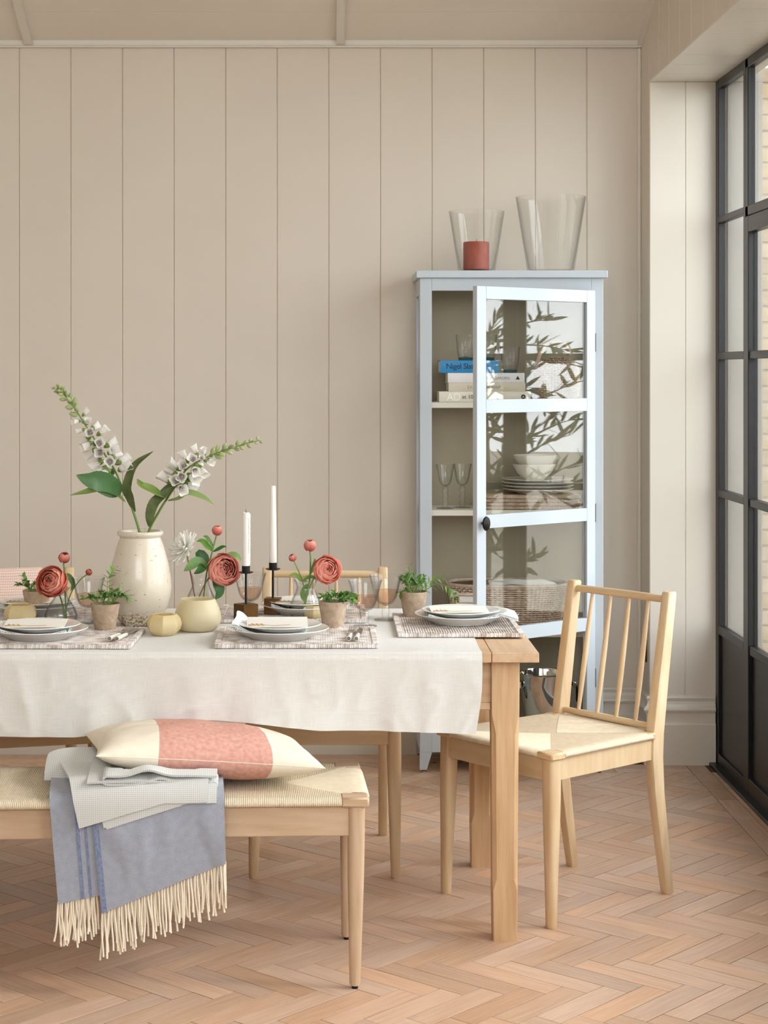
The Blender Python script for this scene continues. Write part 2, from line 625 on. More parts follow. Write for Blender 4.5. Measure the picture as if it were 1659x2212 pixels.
coral = petal_mat('coral_petal', lin('b8432f'), lin('e07a62'), lin('f5b8a4'))
salmon = petal_mat('salmon_petal', lin('d9654f'), lin('f2a08c'), lin('fbd6c8'))
pinkbud = petal_mat('pink_bud', lin('c95f52'), lin('eb9c8c'), lin('f4c2b2'))


def _foxglove():                                     # white bell freckled with crimson
    m = bpy.data.materials.new('freckled_white_bell')
    m.use_nodes = True
    N, L = m.node_tree.nodes, m.node_tree.links
    p = N['Principled BSDF']
    p.inputs['Roughness'].default_value = 0.5
    tc = N.new('ShaderNodeTexCoord')
    sp = N.new('ShaderNodeSeparateXYZ'); L.new(tc.outputs['Object'], sp.inputs[0])
    vo = N.new('ShaderNodeTexVoronoi'); vo.inputs['Scale'].default_value = 330
    L.new(tc.outputs['Object'], vo.inputs['Vector'])
    lt = N.new('ShaderNodeMath'); lt.operation = 'LESS_THAN'; lt.inputs[1].default_value = 0.36
    L.new(vo.outputs['Distance'], lt.inputs[0])
    zr = N.new('ShaderNodeValToRGB')
    zr.color_ramp.elements[0].position = 0.008; zr.color_ramp.elements[1].position = 0.021
    zr.color_ramp.elements[0].color = (1, 1, 1, 1); zr.color_ramp.elements[1].color = (0, 0, 0, 1)
    L.new(sp.outputs[2], zr.inputs[0])
    mu = N.new('ShaderNodeMath'); mu.operation = 'MULTIPLY'
    L.new(lt.outputs[0], mu.inputs[0]); L.new(zr.outputs[0], mu.inputs[1])
    mx = N.new('ShaderNodeMixRGB'); L.new(mu.outputs[0], mx.inputs[0])
    mx.inputs[1].default_value = lin('f5f3ee'); mx.inputs[2].default_value = lin('8f2338')
    L.new(mx.outputs[0], p.inputs['Base Color'])
    tr = N.new('ShaderNodeBsdfTranslucent'); L.new(mx.outputs[0], tr.inputs[0])
    ms = N.new('ShaderNodeMixShader'); ms.inputs[0].default_value = 0.25
    L.new(p.outputs[0], ms.inputs[1]); L.new(tr.outputs[0], ms.inputs[2])
    L.new(ms.outputs[0], N['Material Output'].inputs['Surface'])
    return m


bell_m = _foxglove()


def _twill(op, mixc, noise_, u, v):                  # bird's-eye diamonds in blue and off-white
    def tri(x, period):
        fr = op('FRACT', op('DIVIDE', x, period))
        return op('ABSOLUTE', op('SUBTRACT', fr, 0.5))
    d = op('ADD', op('MULTIPLY', tri(u, 0.044), 0.044), op('MULTIPLY', tri(v, 0.062), 0.062 * 0.62))
    s = op('SINE', op('MULTIPLY', d, 2 * math.pi / 0.0033))
    fac = op('ADD', op('MULTIPLY', s, 0.5), 0.5)
    fac = op('ADD', op('MULTIPLY', fac, 0.8), op('MULTIPLY', noise_(60), 0.3))
    return mixc(fac, lin('67748f'), lin('bcc0c8')), fac


throw_blue = math_mat('blue_twill', _twill, 0.9, 0.3, 0.0008, sheen=0.3)


def _basket(op, mixc, noise_, u, v):                 # the throw's paler back: rows of small grey dashes
    a = op('SINE', op('MULTIPLY', u, 2 * math.pi / 0.0050))
    b = op('SINE', op('MULTIPLY', v, 2 * math.pi / 0.0044))
    m = op('MULTIPLY', op('MAXIMUM', op('ADD', a, 0.25), 0.0), op('MAXIMUM', op('ADD', b, 0.1), 0.0))
    fac = op('MINIMUM', op('MULTIPLY', m, 1.1), 1.0)
    return mixc(fac, lin('d2d3d0'), lin('a5adb3')), fac


throw_grey = math_mat('grey_basket_weave', _basket, 0.9, 0.3, 0.0008, sheen=0.3)


def _slub(op, mixc, noise_, u, v):                   # pink slub weave
    a = op('SINE', op('MULTIPLY', u, 2 * math.pi / 0.0042))
    b = op('SINE', op('MULTIPLY', v, 2 * math.pi / 0.0036))
    fac = op('ADD', op('MULTIPLY', op('MULTIPLY', a, b), 0.28), op('MULTIPLY', noise_(90, 4), 0.95))
    return mixc(fac, lin('b87766'), lin('e3bbae')), fac


pink_weave = math_mat('pink_slub_weave', _slub, 0.9, 0.35, 0.0008)


def _waffle(op, mixc, noise_, u, v):                 # pink and white waffle check
    a = op('SINE', op('MULTIPLY', u, 2 * math.pi / 0.0058))
    b = op('SINE', op('MULTIPLY', v, 2 * math.pi / 0.0086))
    fac = op('MULTIPLY', op('MAXIMUM', a, 0.0), op('MAXIMUM', b, 0.0))
    fac = op('MINIMUM', op('MULTIPLY', fac, 1.6), 1.0)
    return mixc(fac, lin('efd8cd'), lin('cf8c80')), fac


waffle = math_mat('pink_waffle', _waffle, 0.9, 0.4, 0.001)
selvedge_m = pm('blue_selvedge', '66769a', '8893ad', 0.9, scale=150, stretch=(1, 6, 1))

# ---------------------------------------------------------------- the room
YW, XW, YJ, XG = 7.235, 1.235, 7.05, 1.505           # back wall, right wall, jamb face, window plane
ZS, ZC = 2.627, 2.80                                  # soffit, wall top
BW = 0.2042                                           # board width
SLOPE = 0.43                                          # ceiling rise per metre towards the camera

wb = struct('wall_back', MB().box(-3.4, 1.6, YW + 0.008, YW + 0.12, 0, 3.0), paint, 'cream painted vertical plank wall behind the glazed cabinet')
for k in range(-4, 13):
    x0 = -1.225 + BW * k
    x1 = min(x0 + BW, XW)
    if x1 - x0 < 0.02:
        continue
    b = MB().box(x0 + 0.0003, x1 - 0.0003, YW, YW + 0.014, 0.2, ZC, 0.0032)
    part('plank', b, paint, wb, smooth=False)
wr = struct('wall_right', MB().box(XW + 0.012, 1.6, YJ, YW + 0.12, 0, ZS).box(XW + 0.012, 1.62, -2.0, YW + 0.12, ZS + 0.012, 4.9), paint,
            'cream painted right wall around the window recess')
part('corner_board', MB().box(XW, XW + 0.014, YJ + 0.0, YW - 0.001, 0.2, ZS + 0.4, 0.002), paint, wr, smooth=False)
y = YJ
for k in range(9):                                    # boards above the opening
    z1 = ZC + SLOPE * (YW - y + BW) + 0.1
    part('plank', MB().box(XW, XW + 0.014, y - BW + 0.001, y - 0.001, ZS, min(z1, 4.5), 0.003), paint, wr, smooth=False)
    part('soffit_board', MB().box(XW + 0.001, 1.6, y - BW + 0.001, y - 0.001, ZS, ZS + 0.012, 0.003), trim_paint, wr, smooth=False)
    y -= BW
part('plank', MB().box(XW, XW + 0.014, -1.9, y, ZS, 4.5), paint, wr, smooth=False)
part('soffit_board', MB().box(XW, 1.6, -1.9, y, ZS, ZS + 0.012), trim_paint, wr, smooth=False)
part('edge_bead', MB().box(XW - 0.0015, XW + 0.02, -1.9, YJ - 0.012, ZS - 0.0015, ZS + 0.008, 0.001), trim_paint, wr, smooth=False)
xs = (XW, XW + 0.138, XG - 0.005)
for i in range(2):                                    # the two reveal boards
    part('reveal_board', MB().box(xs[i] + 0.0002, xs[i + 1] - 0.0002, YJ - 0.012, YJ + 0.01, 0.2, ZS, 0.0028), trim_paint, wr, smooth=False)
part('end_wall', MB().box(XW, 1.62, -2.0, 2.2, 0, ZS), paint, wr, smooth=False)

wl = struct('wall_left', MB().box(-2.32, -2.2, -2.1, YW + 0.1, 0, 5.0), paint, 'cream wall on the left, outside the picture')
wf = struct('wall_front', MB().box(-2.3, -2.1, -2.1, -2.0, 0, 4.6).box(1.1, 1.6, -2.1, -2.0, 0, 4.6).box(-2.1, 1.1, -2.1, -2.0, 0, 2.0)
            .box(-2.1, 1.1, -2.1, -2.0, 4.2, 4.6), paint, 'cream wall behind the camera with a wide opening added for fill light')  # unseen wall; its opening is added to let in fill light

# sloping ceiling: boards across, ribs running down to the wall
ang = math.atan(SLOPE)


def cpt(yy, off=0.0):
    return ZC + 0.012 + SLOPE * (YW - yy) + off


cb = MB()
v = []
for yy in (3.3, YW + 0.05):
    for off in (0.02, 0.1):
        for xx in (-3.5, XW + 0.03):
            v.append((xx, yy, cpt(yy, off)))
cb.add(v, [(0, 1, 5, 4), (2, 6, 7, 3), (0, 4, 6, 2), (1, 3, 7, 5), (0, 2, 3, 1), (4, 5, 7, 6)])
# flat ceiling above and behind the camera
cb.box(-3.5, 1.3, -2.1, 3.3, 4.5, 4.58)
ceil = struct('ceiling', cb, paint_ceiling, 'sloping cream boarded ceiling above the back wall', 'ceiling', smooth=False)
yy = YW - 0.004
for k in range(8):
    y0, y1 = yy - (0.176 if k else 0.19), yy
    a, b = y0 + 0.0008, y1 - 0.0008
    v = [(xx, q, cpt(q, off)) for q in (a, b) for off in (0.0, 0.02) for xx in (-2.2, XW)]
    part('ceiling_board', MB().add(v, [(0, 1, 5, 4), (2, 6, 7, 3), (0, 4, 6, 2), (1, 3, 7, 5), (0, 2, 3, 1), (4, 5, 7, 6)]), paint_ceiling, ceil, smooth=False)
    yy = y0
for xc in (-1.185, 0.046):
    v = [(xc + s * 0.016, q, cpt(q, off)) for q in (5.9, YW - 0.02) for off in (-0.022, 0.01) for s in (-1, 1)]
    part('rib', MB().add(v, [(0, 1, 5, 4), (2, 6, 7, 3), (0, 4, 6, 2), (1, 3, 7, 5), (0, 2, 3, 1), (4, 5, 7, 6)]), trim_paint, ceil, smooth=False)
v = [(xx, q, cpt(q, off)) for q in (5.0, YW - 0.02) for off in (-0.024, 0.01) for xx in (XW - 0.016, XW)]
tr3 = struct('trim_3', MB().add(v, [(0, 1, 5, 4), (2, 6, 7, 3), (0, 4, 6, 2), (1, 3, 7, 5), (0, 2, 3, 1), (4, 5, 7, 6)]), trim_paint,
             'thin cream strip sloping up where ceiling meets right wall', 'trim', smooth=False)
struct('trim_1', MB().box(-3.4, XW, YW - 0.016, YW, ZC - 0.004, ZC + 0.024, 0.003).box(-3.4, XW, YW - 0.024, YW, ZC - 0.010, ZC - 0.003, 0.002), trim_paint,
       'horizontal cream moulding along the top of the back wall', 'trim', smooth=False)
struct('trim_2', MB().box(XW - 0.014, XW, YW - 0.014, YW, 0.26, ZC - 0.01, 0.004), trim_paint,
       'slim vertical cream bead in the corner beside the cabinet', 'trim', smooth=False)

SK = [(0.0, 0.0), (0.024, 0.0), (0.024, 0.155), (0.021, 0.160), (0.014, 0.164), (0.013, 0.186), (0.016, 0.198), (0.023, 0.205), (0.026, 0.212), (0.024, 0.220),
      (0.017, 0.224), (0.011, 0.232), (0.009, 0.243), (0.012, 0.249), (0.014, 0.256), (0.011, 0.262), (0.0, 0.264)]
mb = MB().rings([[(-3.4, YW - d, z) for d, z in SK], [(XW - 0.02, YW - d, z) for d, z in SK]])
struct('baseboard_back', mb, trim_paint, 'tall moulded cream skirting along the back wall', 'baseboard', angle=25)
mb = MB().rings([[(XW - d, YW - 0.0, z) for d, z in SK], [(XW - d, YJ - d - 0.012, z) for d, z in SK], [(XG - 0.02, YJ - d - 0.012, z) for d, z in SK]])
struct('baseboard_right', mb, trim_paint, 'tall moulded cream skirting round the window reveal', 'baseboard', angle=25)

# ---------------------------------------------------------------- parquet floor
fl = struct('floor', MB().box(-3.5, 1.62, -2.1, YW + 0.1, -0.12, -0.005), pm('oak_base', 'b08d70', 'a58468', 0.6, scale=6), 'oak herringbone parquet floor with straight border boards', 'floor', smooth=False)
part('joint_filler', MB().box(-2.19, 1.48, 3.55, 7.21, -0.005, -0.0003), oak_sub, fl, 'dark joints between the parquet blocks', smooth=False)
w, L4 = 0.0712, 0.2848
e1 = Vector((math.cos(R(-42.4)), math.sin(R(-42.4))))
e2 = Vector((-e1.y, e1.x))
O = Vector((0.6664, 4.696)) - e2 * w


def clip(poly, a, b, c):                              # keep a*x + b*y <= c
    out = []
    for i in range(len(poly)):
        p, q = poly[i], poly[(i + 1) % len(poly)]
        dp, dq = a * p[0] + b * p[1] - c, a * q[0] + b * q[1] - c
        if dp <= 0:
            out.append(p)
        if dp * dq < 0:
            t = dp / (dp - dq)
            out.append((p[0] + (q[0] - p[0]) * t, p[1] + (q[1] - p[1]) * t))
    return out


def area(p):
    return 0.5 * sum(p[i][0] * p[(i + 1) % len(p)][1] - p[(i + 1) % len(p)][0] * p[i][1] for i in range(len(p)))


blocks = []
g = 0.0010
for a in range(-60, 61):
    for b_ in range(-60, 61):
        for typ in (0, 1):
            if typ == 0:
                if (a - b_) % 8:
                    continue
                x0, x1, y0, y1 = a, a + 4, b_, b_ + 1
            else:
                if (b_ - a - 1) % 8:
                    continue
                x0, x1, y0, y1 = a, a + 1, b_, b_ + 4
            ctr = O + e1 * ((x0 + x1) / 2 * w) + e2 * ((y0 + y1) / 2 * w)
            if not (-2.2 < ctr.x < 1.7 and 3.6 < ctr.y < 7.3):
                continue
            if abs(ctr.x - 0.15) > ctr.y * 0.215 + 0.32:
                continue
            P = []
            for (i, j) in ((x0 * w + g, y0 * w + g), (x1 * w - g, y0 * w + g), (x1 * w - g, y1 * w - g), (x0 * w + g, y1 * w - g)):
                q = O + e1 * i + e2 * j
                P.append((q.x, q.y))
            P0 = list(P)
            P = clip(P, 1, 0, 1.3690)
            P = clip(P, 0, 1, 7.068) if P else P
            if P and max(q[0] for q in P) > 1.05:
                P = clip(P, 0, 1, 6.886)
            if len(P) < 3 or abs(area(P)) < 2e-4:
                continue
            blocks.append((ctr, typ, P if len(P) != 4 or P != P0 else None, P0))
# straight border boards along the window and below the reveal and the back wall
for c in range(2):
    xa = 1.3700 + c * 0.0712
    yb = 7.02 - c * 0.13
    while yb > 4.2:
        ya = yb - 0.285
        P = [(xa + g, ya + g), (xa + 0.0712 - g, ya + g), (xa + 0.0712 - g, yb - g), (xa + g, yb - g)]
        blocks.append((Vector((xa + 0.035, (ya + yb) / 2)), 2, P, P))
        yb = ya
    yb0 = 6.8870 + c * 0.0712
    xb = 1.3690
    while xb > 1.06:
        P = [(xb - 0.285 + g, yb0 + g), (xb - g, yb0 + g), (xb - g, yb0 + 0.0712 - g), (xb - 0.285 + g, yb0 + 0.0712 - g)]
        blocks.append((Vector((xb - 0.14, yb0 + 0.035)), 3, P, P))
        xb -= 0.285
    yb0 = 7.0690 + c * 0.0712
    xb = 1.2 - c * 0.12
    while xb > -1.9:
        P = [(xb - 0.42 + g, yb0 + g), (xb - g, yb0 + g), (xb - g, yb0 + 0.0712 - g), (xb - 0.42 + g, yb0 + 0.0712 - g)]
        blocks.append((Vector((xb - 0.14, yb0 + 0.035)), 3, P, P))
        xb -= 0.42
blk_me = MB().box(-L4 / 2 + g, L4 / 2 - g, -w / 2 + g, w / 2 - g, -0.0045, 0.0, 0.0003).mesh('parquet_block', oak_floor, False)


def inframe(c):
    px, py = CX + c.x * F / c.y, CY + H * F / c.y
    return -60 < px < 1720 and py < 2290


blocks.sort(key=lambda q: (0 if inframe(q[0]) else 1, q[0].y))
rest = MB()
n_b = 0
rb = random.Random(3)
for ctr, typ, P, P0 in blocks:
    dz = rb.uniform(0.0, 0.0005)
    if n_b < 298 and inframe(ctr):
        n_b += 1
        if P is None:
            d = e1 if typ == 0 else e2
            if rb.random() < 0.5:
                d = -d
            o = link('parquet_block', blk_me, fl)
            o.location = (ctr.x, ctr.y, dz)
            o.rotation_euler = (rb.uniform(-0.003, 0.003), rb.uniform(-0.0008, 0.0008), math.atan2(d.y, d.x))
        else:
            d = {0: e1, 1: e2, 2: Vector((0, 1)), 3: Vector((1, 0))}[typ]
            an = math.atan2(d.y, d.x)
            Q = [((p[0] - ctr.x) * math.cos(-an) - (p[1] - ctr.y) * math.sin(-an), (p[0] - ctr.x) * math.sin(-an) + (p[1] - ctr.y) * math.cos(-an)) for p in P]
            if area(Q) < 0:
                Q = Q[::-1]
            o = part('parquet_block', MB().rings([[(q[0], q[1], -0.0045) for q in Q], [(q[0], q[1], 0) for q in Q]]), oak_floor, fl, smooth=False)
            o.location = (ctr.x, ctr.y, dz)
            o.rotation_euler = (0, 0, an)
    else:
        Q = P or P0
        if area(Q) < 0:
            Q = Q[::-1]
        rest.rings([[(q[0], q[1], -0.0045) for q in Q], [(q[0], q[1], dz) for q in Q]])


def _rest_mat():                                      # same oak, coloured per block from its island
    m = oak_floor.copy()
    m.name = 'oak_parquet_far'
    N, L = m.node_tree.nodes, m.node_tree.links
    geo = N.new('ShaderNodeNewGeometry')
    oi = [n for n in N if n.type == 'OBJECT_INFO'][0]
    for lk in list(L):
        if lk.from_node == oi and lk.from_socket.name == 'Random':
            L.new(geo.outputs['Random Per Island'], lk.to_socket)
    mp = [n for n in N if n.type == 'MAPPING'][0]
    mp.inputs['Scale'].default_value = (9, 9, 9)
    return m


part('far_parquet', rest, _rest_mat(), fl, 'herringbone blocks beyond and under the furniture', smooth=False, kind='stuff')

# ---------------------------------------------------------------- steel window wall on the right
XA, XB = XG - 0.016, XG + 0.012


def bar(y0, y1, z0, z1, dx=0.0):
    return MB().box(XA - dx, XB + dx, y0, y1, z0, z1, 0.002)


BARS = [(2.078, 2.102), (1.556, 1.584), (1.032, 1.060), (0.507, 0.540)]


def glazing(root, y0, y1, levels):
    for za, zb in levels:
        part('pane', MB().box(XG - 0.003, XG + 0.003, y0, y1, za, zb), glass_pane, root, smooth=False)


fr = bar(6.985, 7.038, 0.0, ZS).box(XA, XB, 6.565, 6.985, 2.592, ZS, 0.002).box(XA, XB, 6.565, 6.985, 0, 0.05, 0.002).box(XA, XB, 6.535, 6.568, 0, ZS, 0.002)
w1 = struct('window_1', fr, steel_dark, 'narrow dark steel side light next to the reveal', 'window', smooth=False)
for za, zb in BARS:
    part('glazing_bar', bar(6.567, 6.987, za, zb), steel_dark, w1, smooth=False)
glazing(w1, 6.567, 6.987, [(0.54, 1.032), (1.06, 1.556), (1.584, 2.078), (2.102, 2.592)])
part('kick_panel', MB().box(XG - 0.006, XG + 0.006, 6.567, 6.987, 0.05, 0.507), steel_dark, w1, smooth=False)
part('threshold', MB().box(XA - 0.03, XB, 2.2, 7.03, -0.004, 0.012, 0.003), steel_dark, w1, smooth=False)


def leaf_unit(y1, n):
    y0 = y1 - 0.95
    t = bar(y1 - 0.04, y1, 2.065, ZS).box(XA, XB, y0, y0 + 0.04, 2.065, ZS, 0.002).box(XA, XB, y0, y1, 2.592, ZS, 0.002).box(XA, XB, y0, y1, 2.065, 2.1, 0.002)
    wn = struct('window_%d' % n, t, steel_dark, ['fixed dark steel transom light over the nearest garden door', 'second steel transom light towards the camera', 'third steel transom light towards the camera', 'fourth steel transom light towards the camera'][n - 2], 'window', smooth=False)
    glazing(wn, y0 + 0.04, y1 - 0.04, [(2.1, 2.592)])
    f_ = bar(y1 - 0.062, y1 - 0.002, 0.0, 2.062, 0.004).box(XA - 0.004, XB + 0.004, y0 + 0.002, y0 + 0.062, 0, 2.062, 0.002)
    f_.box(XA - 0.004, XB + 0.004, y0 + 0.062, y1 - 0.062, 2.005, 2.062, 0.002).box(XA - 0.004, XB + 0.004, y0 + 0.062, y1 - 0.062, 0.0, 0.07, 0.002)
    d_ = struct('door_%d' % (n - 1), f_, steel_dark, ['dark steel glazed garden door cut by the right edge of the photo', 'second steel garden door towards the camera', 'third steel garden door towards the camera', 'fourth steel garden door towards the camera'][n - 2], 'door', smooth=False)
    for za, zb in BARS[1:]:
        part('glazing_bar', bar(y0 + 0.062, y1 - 0.062, za, zb), steel_dark, d_, smooth=False)
    glazing(d_, y0 + 0.062, y1 - 0.062, [(0.54, 1.032), (1.06, 1.556), (1.584, 2.005)])
    part('kick_panel', MB().box(XG - 0.006, XG + 0.006, y0 + 0.06, y1 - 0.06, 0.07, 0.507), steel_dark, d_, smooth=False)


for i in range(4):
    leaf_unit(6.536 - i * 0.955, i + 2)

struct('wall_exterior', MB().box(1.535, 1.668, 7.03, 7.4, -0.1, 3.2), pm('exterior_render', '8d8b86', '95938e', 0.8, scale=3), 'pale exterior reveal seen through the narrow side light', 'wall', smooth=False)
# brass-coloured double socket on the narrow strip of right wall
so = thing('wall_socket', 'bronze electrical socket plate on the narrow right wall above the skirting', 'socket', (XW, 7.135, 0.425))
part('plate', MB().box(-0.007, 0.001, -0.043, 0.043, -0.043, 0.043, 0.003), bronze, so, smooth=False)
part('socket_hole', MB().box(-0.0085, -0.006, -0.012, 0.012, -0.02, 0.018, 0.001), black_iron, so, smooth=False)

# ---------------------------------------------------------------- outside: terrace, brick wall, olive tree
terrace = struct('ground_terrace', MB().box(1.56, 30, -8, 40, -0.2, -0.06), paving, 'pale paved terrace outside the windows', 'ground', smooth=False)
gw = thing('garden_wall', 'pale brick garden wall seen through the steel door glass', 'wall', (1.66, 8.6, -0.06))
part('mortar_bed', MB().box(0, 1.125, 0.004, 0.22, 0, 3.0), mortar, gw, smooth=False)
bm = MB().box(-0.1075, 0.1075, -0.05, 0.05, -0.0325, 0.0325, 0.003).mesh('brick', brick_m, False)
for r_ in range(40):
    for c_ in range(5):
        o = link('brick', bm, gw)
        o.location = (0.1125 + c_ * 0.225 + (0.1 if r_ % 2 else 0.0) - 0.02, 0.045 + random.uniform(-0.003, 0.003), 0.0375 + r_ * 0.075)


def leaf_mesh(name, mat, wd=0.32, fold=0.12, curl=0.15, n=6):
    P = np.zeros((n + 1, 3, 3))
    for i in range(n + 1):
        t = i / n
        hw = wd * 0.5 * (math.sin(math.pi * min(1, t ** 0.8)) ** 0.9) * (1 - 0.15 * t)
        for j, s in enumerate((-1, 0, 1)):
            P[i, j] = (s * hw, t, abs(s) * fold * hw * 2 - curl * t * t)
    return MB().sheet(P).mesh(name, mat)


def place_leaf(parent, me, pos, direction, size, roll=0.0, name='leaf', rng=random):
    d = Vector(direction).normalized()
    up = Vector((0, 0, 1)) if abs(d.z) < 0.95 else Vector((0, -1, 0))
    x = d.cross(up).normalized()
    z = x.cross(d)
    M = Matrix((x, d, z)).transposed().to_4x4()
    M = Matrix.Translation(pos) @ M @ Matrix.Rotation(roll, 4, 'Y') @ Matrix.Scale(size, 4)
    return link(name, me, parent, M)


ol = thing('olive_tree', 'young olive tree outside, mirrored in the cabinet door glass', 'tree', (2.55, 6.24, -0.06))
part('trunk', MB().tube([(0, 0, 0), (0.02, 0.01, 0.3), (-0.02, 0.03, 0.9), (0.0, 0.0, 2.0)], [0.045, 0.036, 0.03, 0.02]), bark, ol)
rt = random.Random(11)
lv = MB()
br = MB()
lm = np.zeros((4, 3, 3))
for i in range(4):
    t = i / 3
    for j, s in enumerate((-1, 0, 1)):
        lm[i, j] = (s * 0.105 * math.sin(math.pi * min(1, t + 0.04)), t, abs(s) * 0.02)
for k in range(62):
    z0 = rt.uniform(0.45, 1.95)
    a = rt.uniform(0, 2 * math.pi)
    el = rt.uniform(-0.1, 1.1)
    ln = rt.uniform(0.4, 0.85)
    d = Vector((math.cos(a) * math.cos(el), math.sin(a) * math.cos(el), math.sin(el)))
    pts = []
    for i in range(8):
        t = i / 7
        pts.append(Vector((0, 0, z0)) + d * ln * t + Vector((0, 0, -0.28 * ln * t * t)))
    br.tube(pts, [0.007 * (1 - 0.8 * i / 7) for i in range(8)], 4)
    for i in range(22):
        t = 0.2 + 0.8 * i / 21
        p = pts[0].lerp(pts[-1], t)
        q = t * 7
        i0 = min(int(q), 6)
        p = pts[i0].lerp(pts[i0 + 1], q - i0)
        dl = (d + Vector((rt.gauss(0, 0.6), rt.gauss(0, 0.6), rt.gauss(0, 0.5)))).normalized()
        x = dl.cross(Vector((rt.gauss(0, 1), rt.gauss(0, 1), rt.gauss(0, 1)))).normalized()
        zz = x.cross(dl)
        s = rt.uniform(0.075, 0.12)
        lv.sheet([[p + (x * q2[0] + dl * q2[1] + zz * q2[2]) * s for q2 in row] for row in lm])
part('branches', br, bark, ol, kind='stuff')
part('foliage', lv, leaf_olive, ol, kind='stuff')

# ---------------------------------------------------------------- woven paper-cord seats
def woven_seat(W, D, zb, zt, sag, pitch=0.0046, block=0.05, front_scale=1.0, back_scale=1.0):
    """Cords run inward from every rail and turn at the diagonals; returned centred on the origin, front at -y."""
    mb = MB()
    r = pitch * 0.52

    def warp(x, yv, z):
        t = (yv + D / 2) / D
        return Vector((x * (front_scale + (back_scale - front_scale) * t), yv, z))

    def surf(d, dm):
        if d < 0.03:
            return None
        return zt - sag * (1 - math.exp(-(d - 0.03) / 0.06))

    def strand(p0, inward, along, dmax, t):
        ds = []
        if t >= block:
            ds += [(0.010, zb), (-0.003, zb + 0.004), (-0.006, (zb + zt) / 2), (-0.002, zt - 0.003), (0.010, zt)]
        start = 0.03 if t >= block else 0.036
        if dmax <= start:
            return
        k = 2 if dmax - start < 0.06 else 4
        for i in range(k + 1):
            d = start + (dmax - start) * i / k
            ds.append((d, surf(d, dmax)))
        if len(ds) < 2:
            return
        pts = [p0 + inward * d for d, z in ds]
        rows = []
        for i, (d, z) in enumerate(ds):
            a = ds[max(i - 1, 0)]
            b = ds[min(i + 1, len(ds) - 1)]
            tx, tz = b[0] - a[0], b[1] - a[1]
            l = math.hypot(tx, tz) or 1
            nd, nz_ = -tz / l, tx / l
            c = pts[i]
            row = []
            for s, h in ((-1, 0), (-0.55, 0.8), (0.55, 0.8), (1, 0)):
                q = c + along * (s * r) + inward * (nd * h * r)
                row.append(warp(q.x, q.y, z + nz_ * h * r))
            rows.append(row)
        mb.rings(rows, False, False, closed=False)

    for (nx, ny, lx, ly, LEN, HALF) in ((0, 1, 1, 0, W, D / 2), (0, -1, -1, 0, W, D / 2), (1, 0, 0, -1, D, W / 2), (-1, 0, 0, 1, D, W / 2)):
        inward = Vector((nx, ny, 0))
        along = Vector((lx, ly, 0))
        base = Vector((-nx * W / 2, -ny * D / 2, 0)) - along * LEN / 2
        n = int(LEN / pitch)
        for i in range(n):
            t = (i + 0.5) * LEN / n
            strand(base + along * t, inward, along, min(t, LEN - t, HALF), min(t, LEN - t))
    return mb


# ---------------------------------------------------------------- oak spindle chairs
seat_me = woven_seat(0.455, 0.478, 0.4585, 0.4745, 0.007, front_scale=1.0, back_scale=0.90).mesh('woven_seat', cord, True, 60)


def rect_rings(stations, r, n=3):
    return [rrect(cx, cy, z, hw, hd, min(r, hw * 0.95, hd * 0.95), n) for cx, cy, z, hw, hd in stations]


